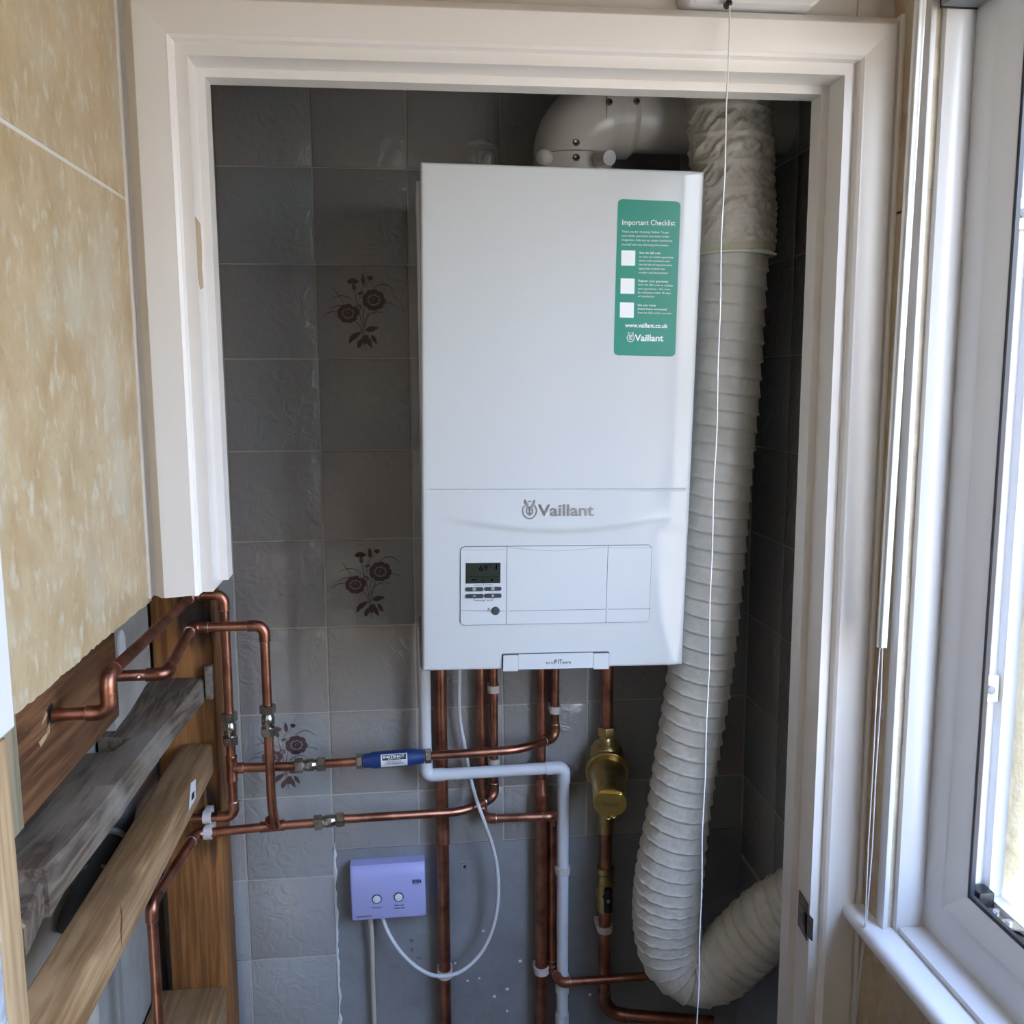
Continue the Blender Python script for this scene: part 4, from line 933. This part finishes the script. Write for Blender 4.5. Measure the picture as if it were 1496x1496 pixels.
def cyl_text(bm, txt, s0, s1, a, h, bold=.02):
    vs, fs = text_geo(txt, 0, bold); x0 = min(v[0] for v in vs); x1 = max(v[0] for v in vs)
    vv = [bm.verts.new(icyl(s0+(v[0]-x0)/(x1-x0)*(s1-s0), a+v[1]/.7*h/.0145, .0147)) for v in vs]
    for f in fs:
        try: bm.faces.new([vv[i] for i in f])
        except ValueError: pass
bm = B(); cyl_text(bm, 'INSTINCT', s0+.004, s1-.0045, .10, .0038, .04); cyl_text(bm, '®', s1-.004, s1-.0028, .10, .001); cyl_text(bm, 'LIMESCALE', s0+.012, s1-.012, -.06, .0012); obj('label_lettering', bm, 'printwhite', ib)
bm = B(); cyl_text(bm, 'ELECTROLYTIC', s0+.009, s1-.010, -.40, .0022); cyl_text(bm, 'SCALE INHIBITOR', s0+.006, s1-.006, -.64, .0022); obj('label_small_print', bm, 'ink', ib)
# B: second loop
Bp = thing('copper_pipe', PY(392, 1205, 1.49), 'copper pipe loop with valve dropping to the lower tee, in front of the first loop', 'pipe')
c1_ = PY(243, 985, 1.255); c0_ = PY(172, 990, 1.255); c2_ = PY(280, 917, 1.490); c3_ = PY(386, 915.5, 1.490); c4_ = PY(393, 1200, 1.49); c4_.x = c3_.x; c0_.z = c1_.z; c3_.z = c2_.z
cT_ = PY(398, 1207, 1.519)
pipe_run(Bp, [c0_, c1_, c2_, c3_, Vector((c3_.x, 1.49, c4_.z+.03)), Vector((c3_.x+.002, 1.506, cT_.z+.006))], r15, (0, 1, 2), tl=[.014, .014, .014, .03])
valve(Bp, (c3_.x, 1.49, PY(387, 1029, 1.49).z), (c3_.x, 1.49, PY(388, 1075, 1.49).z), r15)
obj('solder_blob', lathe(B(), PY(202, 989, 1.246), Vector((0, -1, 0)), [(0, .003), (.002, .002), (.003, .0003)], 10), 'solder', Bp, 60)
# C: lower line
Cp = thing('copper_pipe', PY(300, 1213, 1.50), 'lower copper pipe from the tee and valve, bending up under the boiler', 'pipe')
d0_ = PY(226, 1540, 1.29); d1_ = PY(221, 1322, 1.29); d0_.x = d1_.x; d2_ = PY(286, 1214, 1.505); d2_.z = d1_.z = (d1_.z+d2_.z)/2; d3_ = PY(398, 1207, 1.519)
e0, e1 = PY(458.5, 1202.5, 1.527), PY(503, 1196.5, 1.532); e2 = PY(683, 1185.5, 1.560); e3 = PY(723, 1163, 1.600); e4 = topped(721, 1000, 1.600); e3.x = e4.x
d2_.z = d3_.z
pipe_run(Cp, [d0_, d1_, d2_, d3_, e0, e1, e2, e3, e4], r15, (0, 1, 6), tl=[.014, .014, .002, .002, .002, .035, .014])
sleeve(Cp, d3_, e0-d2_, .040, r15, 'tee', branch=Vector((-.05, -.5, .8)))
valve(Cp, e0, e1, r15)
# D..G vertical drops
Dp = thing('copper_pipe', PY(655, 1496, 1.60), 'thick copper pipe dropping straight down beside the white control box', 'pipe')
x_ = PY(645, 1100, 1.60).x; pipe_run(Dp, [(x_, 1.600, zt_), (x_, 1.600, .02)], r22)
sleeve(Dp, Vector((x_, 1.600, PY(648, 1207, 1.6).z)), Vector((0, 0, 1)), .066, r22); xD = x_
Ep = thing('copper_pipe', PY(808, 1410, 1.60), 'thin copper pipe stepping right then down to the gas pipe', 'pipe')
f0 = topped(702, 980, 1.601); f1 = PY(703, 1187, 1.601); f1.x = f0.x; f1b = Vector((f0.x, 1.577, f1.z)); f2 = PY(803, 1194, 1.574); f2.z = f1.z; f3 = PY(807, 1194, 1.602); f3.z = f2.z-.0
f4 = PY(809, 1414, 1.602); f4.x = f3.x; f5 = PY(806, 1419, 1.566); f5.x = f4.x; f6 = PY(985, 1409, 1.560); f5.z = f4.z; f6.z = f4.z
pipe_run(Ep, [f0, Vector((f0.x, 1.601, f1.z+.004)), Vector((f0.x+.006, 1.580, f1.z-.002)), Vector((f3.x-.004, 1.576, f1.z-.002)), Vector((f3.x, 1.601, f1.z-.012)), Vector((f3.x, 1.601, f4.z)), Vector((f4.x+.010, 1.563, f4.z-.004)), f6], r15, (0, 1, 2, 3, 4, 5), tl=.010, sock=.007)
Fp = thing('copper_pipe', PY(795, 1496, 1.60), 'copper pipe widening at a reducer behind the white waste pipe', 'pipe')
x_ = PY(791, 1060, 1.600).x; zr = PY(791, 1155, 1.6).z
pipe_run(Fp, [(x_, 1.600, zt_), (x_, 1.600, zr-.02)], r15+.0003, nm='upper_pipe'); pipe_run(Fp, [(x_, 1.600, zr-.02), (x_, 1.600, .02)], r22, nm='lower_pipe')
bm = B(); lathe(bm, Vector((x_, 1.6, zr+.022)), Vector((0, 0, -1)), [(0, r15), (0, .0095), (.016, .0095), (.024, .0128), (.030, .0132), (.060, .0128), (.060, r22)], 20); obj('reducer', bm, 'copper_dull', Fp, 50); xF_ = x_
Gp = thing('gas_pipe', PY(886, 1496, 1.59), 'copper gas pipe with brass valve below the brass filter', 'pipe')
x_ = PY(886, 1100, 1.59).x; xG = x_; zg0 = PY(886, 1068, 1.59).z; zg1 = PY(886, 1212, 1.59).z
pipe_run(Gp, [(x_, 1.59, zt_), (x_, 1.59, zg0-.01)], r22, nm='upper_pipe')
zb_ = PY(888, 1480, 1.59).z
pipe_run(Gp, [(x_, 1.59, zg1+.01), (x_, 1.59, zb_), (x_+.20, 1.56, zb_-.012)], r22, (0,), tl=.035, nm='lower_pipe', sock=.008)
zv = PY(886, 1300, 1.59).z
bm = B(); lathe(bm, Vector((x_, 1.59, zv+.045)), Vector((0, 0, -1)), [(0, r22), (0, .0155), (.006, .0165), (.012, .0155), (.014, .0135), (.022, .0135), (.030, .0165), (.056, .0165), (.066, .0135), (.072, .0150), (.084, .0150), (.086, r22)], 20); obj('gas_cock', bm, 'brass', Gp, 40)
bm = B(); c_ = Vector((x_, 1.59, zv-.005)); lathe(bm, c_, Vector((.08, -1, .0)), [(0, .009), (.024, .0085), (.027, .006)], 16); box(bm, (x_-.007, 1.560, zv-.030), (x_+.008, 1.571, zv+.018), .004); obj('lever', bm, 'black', Gp, 40)
obj('lever_screw', lathe(B(), c_+Vector((.0, -.026, 0)), Vector((.1, -1, 0)), [(0, .0045), (.004, .0042), (.0045, .002)], 6), 'steel', Gp, 30)
# brass filter
gf = thing('brass_filter', Vector((x_, 1.59, zg1)), 'brass gas filter with round stamped end plate', 'pipe filter')
zc = PY(886, 1122, 1.58).z
bm = B(); lathe(bm, Vector((x_, 1.59, zg0+.008)), Vector((0, 0, -1)), [(0, r22), (0, .0150), (.003, .0165), (.014, .0165), (.016, .0135), (.022, .0135), (.026, .0150)], 6, .3); obj('compression_nut', bm, 'brass', gf, 25)
bm = B(); L0 = zg0-.010; lathe(bm, Vector((x_, 1.590, L0)), Vector((0, 0, -1)), [(0, .012), (.006, .014), (.012, .022), (.022, .0285), (.035, .0295), (L0-zc+.025, .0295), (L0-zc+.045, .020), (L0-zg1, .0145), (L0-zg1+.004, .0145)], 28); obj('filter_body', bm, 'brass', gf, 50)
dB = Vector((-.15, -.96, -.25)).normalized(); base = Vector((x_, 1.583, zc+.004))
bm = B(); lathe(bm, base, dB, [(0, .028), (.010, .0375), (.012, .0390), (.019, .0390), (.020, .0375), (.020, .0350), (.0235, .0350), (.0235, .030)], 44); obj('flange_ring', bm, 'brass', gf, 40)
bm = B(); lathe(bm, base, dB, [(.01, .032), (.026, .0320), (.050, .0300), (.095, .0285), (.100, .0280), (.100, .026)], 40); obj('bowl', bm, 'brass', gf, 40)
pl = Plane(base+dB*.100, Vector((1, 0, 0)) - dB*dB.x, Vector((0, 0, 1)) - dB*dB.z)
pts = [(.0278*math.cos(t), max(-.0245, min(.0205, .0278*math.sin(t)))) for t in [2*math.pi*i/48 for i in range(48)]]
bm = B(); uvslab(bm, pl, pts, -.001, .0035); bmesh.ops.bevel(bm, geom=[e_ for e_ in bm.edges if all((pl.o+pl.n*.0035-v.co).dot(pl.n) < 1e-4 for v in e_.verts)], offset=.0008, segments=1, affect='EDGES'); obj('stamped_plate', bm, 'brass_bright', gf, 30)
bm = B(); vs, fs = text_geo('Vaillant', 0, .01); vv = [bm.verts.new(pl.at(-.0125+v[0]*.0088, -.0045+v[1]*.0115, .0039)) for v in vs]
for f in fs:
    try: bm.faces.new([vv[i] for i in f])
    except ValueError: pass
for t0 in (.0026, .0040): stroke(bm, pl, [(-.0185+t0*math.cos(t), -.0012+t0*math.sin(t)) for t in [2*math.pi*i/16 for i in range(17)]], .0006, .0037)
obj('stamped_lettering', bm, 'steel_dark', gf)
q = pl.at(-.001, -.0285, .001); bm = B(); tube(bm, [q+Vector((math.cos(t)*.0042, -.002, math.sin(t)*.0042)) for t in [2*math.pi*i/20 for i in range(21)]], .0016, 8); tube(bm, [q+Vector((.010+math.cos(t)*.0032, .002, -.001+math.sin(t)*.0032)) for t in [2*math.pi*i/20 for i in range(21)]], .0014, 8); obj('seal_loop', bm, 'brass_bright', gf, 60)
# H: white waste pipe
Hp = thing('waste_pipe', PY(823, 1496, 1.587), 'white plastic waste pipe running across then down under the boiler', 'pipe')
h0 = topped(620, 985, 1.575); h1 = PY(621, 1133, 1.575); h1.x = h0.x; h2 = PY(824, 1122, 1.578); h2.z = h1.z+.002; h3 = Vector((h2.x, 1.590, .02))
rw = .0103
pipe_run(Hp, [h0, h1, h2, Vector((h2.x, 1.587, h2.z-.06)), h3], rw, (0,), tl=[.012, .012, .01], mk='pvc', ekey='pvc', sock=.020, er=.0012, elnm='elbow')
bm = B(); path, rng = fillet([h2-Vector((.033, 0, .0003)), h2, h2-Vector((0, -.003, .028))], .013); tube(bm, path, rw+.0013, 22); obj('elbow', bm, 'pvc', Hp, 50)
for py, L_ in ((1436, .036), (1492, .034)):
    bm = B(); c_ = Vector((h2.x, 1.589, PY(823, py, 1.589).z)); lathe(bm, c_+Vector((0, 0, L_/2)), Vector((0, 0, -1)), [(0, rw), (0, rw+.0022), (L_, rw+.0022), (L_, rw)], 22); obj('socket', bm, 'pvc', Hp, 40)
# clips
up3 = Vector((0, 0, 1)); rt = Vector((1, 0, 0)); gc = 'white pipe clips'
clip(Vector((xD, 1.600, PY(652, 1421, 1.6).z)), up3, r22, 'white clip on the thick copper pipe where the white cable loop crosses', YB, gc)
clip(Vector((xF_, 1.600, PY(790, 1416, 1.6).z)), up3, r22, 'white clip low on the widened copper pipe', YB, gc)
clip(Vector((h2.x, 1.588, PY(823, 1271, 1.588).z)), up3, rw, 'white clip round the white waste pipe', YB, gc)
clip(Vector((xG, 1.590, PY(887, 1355, 1.59).z)), up3, r22, 'white clip on the gas pipe below the black lever', YB, gc)
clip(Vector((e4.x, 1.600, PY(720, 1006, 1.6).z)), up3, r15, 'white clip just under the boiler on the left pair of pipes', YB, gc)
clip(Vector((e4.x, 1.600, PY(722, 1113, 1.6).z)), up3, r15, 'white clip between the upper copper line and the white waste pipe', YB, gc)
clip(Vector((b7.x, 1.600, PY(811, 1036, 1.6).z)), up3, r15, 'white clip above the elbow right of the copper risers', YB, gc)
clip(Vector((PY(303, 1191, 1.515).x, 1.515, a5.z)), rt, r15, 'upper white clip of the pair on the timber stud', 1.54, gc)
clip(Vector((PY(304, 1213, 1.507).x, 1.507, d2_.z+.0), ), rt, r15, 'lower white clip of the pair on the timber stud', 1.54, gc)
# ================================================================= CONTROL BOX AND CABLES
k0, k1, k2, k3 = PY(511, 1269, 1.588), PY(621, 1261, 1.588), PY(623, 1337, 1.588), PY(514, 1345, 1.588)
pk = Plane(k3, k2-k3, k0-k3); kw = (k2-k3).length; kh = (k0-k3).length
cb_ = thing('control_box', Vector(((k3.x+k2.x)/2, YB, k3.z)), 'lilac-white heating control box with two round buttons', 'controller')
prof = [(0, -.0005), (0, .0), (.004, .0018), (kh*.62, .0030), (kh*.80, .0030), (kh*.90, .0008), (kh*.97, -.004), (kh, -.008)]
bm = B(); rings_ = []
for s_ in (0, .0012, .004, kw/2, kw-.004, kw-.0012, kw):
    dr = {0: .004, .0012: .0012}.get(s_ if s_ < kw/2 else round(kw-s_, 4), 0)
    rings_.append([pk.at(s_, v, w-dr) for v, w in prof] + [Vector((*pk.at(s_, kh, 0).xy, 0)) * 0 + Vector((pk.at(s_, kh).x, YB, pk.at(s_, kh).z)), Vector((pk.at(s_, 0).x, YB, pk.at(s_, 0).z))])
loft(bm, rings_); obj('casing', bm, 'lilac', cb_, 35)
for (x, y) in ((550.5, 1313.5), (582.5, 1310.5)):
    c_ = pk.hit(x, y, .0028)
    obj('button_ring', lathe(B(), c_-pk.n*.001, pk.n, [(0, .0088), (.0016, .0088), (.0018, .0084), (.0018, .0072)], 30), 'navy', cb_, 40)
    obj('round_button', lathe(B(), c_-pk.n*.001, pk.n, [(0, .0071), (.0024, .0071), (.0030, .0064), (.0031, .0003)], 30), 'labelwhite', cb_, 40)
bm = B(); tt = lambda s_, a, b, h: put_text(bm, s_, pk, a, b, h, .0031, bold=.02)
tt('Heating', (544, 1327), (559, 1326), .0024); tt('Manual', (576.5, 1323.5), (590, 1322.6), .0022); tt('Override', (575.5, 1327.8), (591.8, 1326.8), .0022)
obj('button_lettering', bm, 'navy', cb_)
bm = B(); put_text(bm, 'ESRTERFW', pk, (521, 1341), (543.5, 1339.2), .0027, .0021, bold=.03); obj('model_lettering', bm, 'navy', cb_)
bm = B(); put_text(bm, 'ESi', pk, (602.5, 1290.2), (615.5, 1289.2), .0050, .0032, bold=.05); u_, v_ = pk.uv(pk.hit(602.5, 1290)); uu, v2 = pk.uv(pk.hit(614, 1284)); stroke(bm, pk, [(u_, v2+.0008), (uu, v2+.0008)], .0008, .0032); stroke(bm, pk, [(u_-.0004, v_-.0006), (uu-.001, v_-.0006)], .0008, .0032); obj('maker_mark', bm, 'navy', cb_)
cabs = [(674, 970, 1.597), (671, 1010, 1.598), (672, 1050, 1.599), (679, 1092, 1.600), (686, 1130, 1.600), (692, 1155, 1.586), (700, 1180, 1.550), (709, 1205, 1.552), (720, 1238, 1.575), (727, 1275, 1.58), (727, 1320, 1.58), (718, 1362, 1.58), (700, 1396, 1.575), (672, 1420, 1.566), (640, 1426, 1.562), (612, 1415, 1.572), (585, 1390, 1.585), (567, 1362, 1.598), (558, 1338, 1.602)]
pp = [PY(*c_) for c_ in cabs]; pp[0].z = zt_; bm = B(); tube(bm, smooth_path(pp, 8), .0034, 10)
o = obj('power_cable', bm, 'cable_white', None, 60, 'white cable looping from under the boiler to the control box', 'cable')
bm = B(); tube(bm, smooth_path([PY(541, 1338, 1.604), PY(543.5, 1380, 1.608), PY(545, 1440, 1.61), PY(547, 1500, 1.61), PY(549, 1600, 1.61)], 6), .0042, 10)
obj('cable', bm, 'cable_cream', None, 60, 'cream cable hanging straight down from the control box', 'cable')
# ================================================================= OPEN TIMBERWORK, LEFT
def timber(name, lo, hi, m_, label, cat, bev=.003):
    return obj(name, box(B(), lo, hi, bev), m_, None, 40, label, cat)
M['pine_stud'] = wood('stud_pine', (.31, .135, .042), (.17, .068, .02), 2, burn=((PY(280, 890, 1.54), .030), (PY(300, 912, 1.54), .010), (PY(308, 1165, 1.54), .014), (PY(306, 1236, 1.54), .009)))
bm = B(); box(bm, (-.424, 1.5400, .0), (-.3295, 1.6155, 2.3), .003)
obj('timber_stud', bm, 'pine_stud', None, 40, 'upright orange pine stud with scorch marks beside the copper pipes', 'stud')
st2 = obj('timber_stud', box(B(), (XL-.05, .705, .0), (XL-.001, .753, ZL-.012), .003), 'studlight', None, 40, 'upright pale stud at the near left edge with chipped white edge', 'stud')
bm = B()
for i in range(40):
    z0 = .02+(ZL-.03-.02)*i/40; z1 = .02+(ZL-.03-.02)*(i+1)/40; j = .0025*noise.noise(Vector((0, 2, i*.45)))
    box(bm, (XL-.03, .690, z0), (XL+.0015+j*.3, .7065+j, z1))
obj('chipped_edge', bm, 'bead', st2, 30)
# weathered plank with sawn notches, laid between the studs
pk_ = thing('weathered_plank', (-.376, 1.2, H-.516), 'grey weathered plank with sawn notch below the copper pipes', 'plank')
bm = B(); zt_p = H-.492
sl = [(.80, (34, 1352), (42, 1400), -.447), (.935, (58, 1300), (64, 1345), -.447), (.948, (62, 1288), (66, 1335), -.447), (.9485, (68, 1268), (72, 1340), -.447), (.98, (90, 1247), (98, 1303), -.447), (1.04, (120, 1215), (128, 1264), -.447), (1.158, (171, 1151), (174, 1197), -.447),
      (1.162, (174, 1146), (177, 1193), -.447), (1.19, (184, 1134), (188, 1176), -.447), (1.272, (213, 1097), (216, 1135), -.447), (1.276, (214, 1095), (217, 1132), -.412), (1.322, (229, 1076), (232, 1112), -.400), (1.328, (231, 1073), (234, 1108), -.447), (1.42, (262, 1036), (264, 1068), -.447), (1.50, (290, 1001), (291, 1033), -.44), (1.538, (300, 989), (301, 1022), -.42)]
rings_ = []
for (y, rt_, rb_, xl) in sl:
    a = PY(*rt_, y); b = PY(*rb_, y); w = .0012*noise.noise(Vector((y*20, 1, 5))); xr = a.x
    rings_.append([(xl, y, a.z-.001), (xl+.003, y, a.z), (xr-.004+w, y, a.z+w*.5), (xr+w, y, a.z-.004), (xr+w, y, b.z), (xl, y, b.z)])
loft(bm, rings_); obj('plank', bm, 'weathered', pk_, 35)
for (x, y) in ((122, 1129), (195, 1065), (128, 1127), (183, 1136), (272, 987), (283, 991)):
    p = PZ(x, y, zt_p); obj('nail_head', lathe(B(), p-Vector((0, 0, .002)), Vector((.1, 0, 1)), [(0, .0028), (.003, .0028), (.0038, .0018), (.0040, .0003)], 10), 'steel', pk_, 50)
p = PZ(100, 1155, zt_p); bm = B(); tube(bm, [p, p+Vector((-.003, .002, .012))], [.0018, .0004], 6); obj('splinter', bm, 'batten', pk_, 50)
p = PZ(68, 1290, zt_p); 
timber('timber_block', (-.3405, 1.522, H-.512), (-.3285, 1.5398, H-.456), 'weathered', 'small grey timber block fixed to the orange stud at the plank end', 'timber block', .002)
bt_ = obj('pine_batten', box(B(), (-.3870, .80, H-.642), (-.3355, 1.538, H-.5895), .005, 3), 'batten', None, 40, 'square pine batten sloping across the opening below the grey plank', 'batten')
q = [PX(x, y, -.3352) for x, y in ((279, 1144), (286, 1138), (286, 1166), (276, 1184))]
bm = B(); poly_extrude(bm, q, (-.0004, 0, 0)); obj('price_label', bm, 'labelwhite', bt_)
qq = [PX(x, y, -.3348) for x, y in ((280.5, 1160), (284, 1155), (284, 1165), (280, 1170))]; bm = B(); poly_extrude(bm, qq, (-.0003, 0, 0)); obj('barcode', bm, 'ink', bt_)
a = PX(177, 1320, -.3353); b = PX(178, 1382, -.3353); bm = B(); poly_extrude(bm, [a, a+Vector((0, .0012, -.02)), b, b+Vector((0, -.0022, .02)), a+Vector((0, -.0016, -.012))], (-.0006, 0, 0)); obj('crack', bm, 'board', bt_)
# dark board on the far side with the pipe hole, its post, plaster beyond
bd_ = obj('backing_board', box(B(), (-.451, 1.0, H-.470), (-.420, 1.345, H-.24), .002), 'board', None, 40, 'dark brown board with a broken hole where the copper pipe comes through', 'board')
c_ = Vector((-.4195, a0.y-.001, a0.z)); bm = B(); pts = []
for i in range(14): t = 2*math.pi*i/14; rr2 = .0115*(1+random.uniform(-.15, .35)); pts.append((-.4199, c_.y+rr2*math.cos(t), a0.z+rr2*math.sin(t)))
poly_extrude(bm, pts, (.0005, 0, 0)); obj('pipe_hole', bm, 'black', bd_)
bm = B(); hp = a0.z; poly_extrude(bm, [(-.4199, c_.y-.006, hp-.006), (-.4199, c_.y-.016, hp-.014), (-.4199, c_.y-.040, hp-.017), (-.4199, c_.y-.036, hp-.024), (-.4199, c_.y-.008, hp-.018)], (.0007, 0, 0)); poly_extrude(bm, [(-.4199, c_.y-.010, hp+.004), (-.4199, c_.y-.028, hp-.002), (-.4199, c_.y-.014, hp+.010)], (.0007, 0, 0)); obj('torn_wood', bm, 'studlight', bd_)
timber('timber_post', (-.451, .945, H-.468), (-.416, .9985, H-.24), 'greenwood', 'short greenish post at the near end of the dark brown board', 'post', .002)
obj('trim_5', box(B(), (-.4525, 1.347, H-.70), (-.428, 1.5395, H-.24)), 'plaster_dark', kind='structure')
c_ = PX(177, 945, -.4275); bm = B(); pts = [(-.4283, c_.y+.016*math.cos(t)*(1+.3*noise.noise(Vector((t, 0, 3)))), c_.z+.026*math.sin(t)) for t in [2*math.pi*i/16 for i in range(16)]]
poly_extrude(bm, pts, (.0025, 0, 0)); obj('filler_patch', bm, 'filler', None, 40, 'white filler patch on the grey plaster behind the slanting copper pipes', 'filler patch')
# bottom noggin, lower wall panels, old waste pipes
nb = obj('timber_noggin', box(B(), (-.448, 1.425, H-1.09), (-.3345, 1.5395, H-1.026), .003), 'batten', None, 40, 'pine noggin block at the foot of the orange stud', 'timber block')
for (x, y) in ((279, 1453), (327, 1462), (302, 1447)):
    p = PZ(x, y, H-1.026); obj('nail_hole', lathe(B(), p-Vector((0, 0, .001)), up3, [(0, .003), (.0012, .003), (.0013, .0003)], 8), 'black', nb)
obj('trim_6', box(B(), (-.4525, 1.36, 0), (-.446, 1.412, H-.66)), 'plaster_dark', kind='structure')
bm = B(); lathe(bm, Vector((-.437, 1.20, .0)), up3, [(0, .012), (H-.70, .012)], 16); obj('waste_pipe', bm, 'plaster_dark', None, 50, 'cream upright pipe against the cavity wall below the batten', 'pipe')
ow_ = thing('old_waste_pipe', (-.43, 1.1, H-.9), 'black waste pipe with pale collars deep behind the timbers', 'pipe')
pa = PX(172, 1190, -.425); pb = PX(150, 1262, -.425); pc2 = PX(118, 1335, -.425)
bm = B(); tube(bm, smooth_path([pa+Vector((0, .04, .10)), pa, pb, pc2, pc2+Vector((0, -.015, -.015))], 8), .0235, 20); obj('pipe', bm, 'darkpipe', ow_, 60)
for c_, d_ in ((PX(160, 1232, -.425), pa-pb), (PX(140, 1290, -.425), pb-pc2)):
    obj('collar', lathe(B(), c_, d_, [(0, .024), (0, .0265), (.006, .0265), (.006, .024)], 24), 'greyplastic', ow_, 40)
# ---- a sliver of splinters by the stud foot
bm = B(); p = PY(333, 1400, 1.612); q = PY(342, 1330, 1.600); tube(bm, [p, q], [.0035, .0004], 5); obj('wood_splinter', bm, 'batten', None, 50, 'thin wood splinter sticking up between stud and tiles', 'splinter')
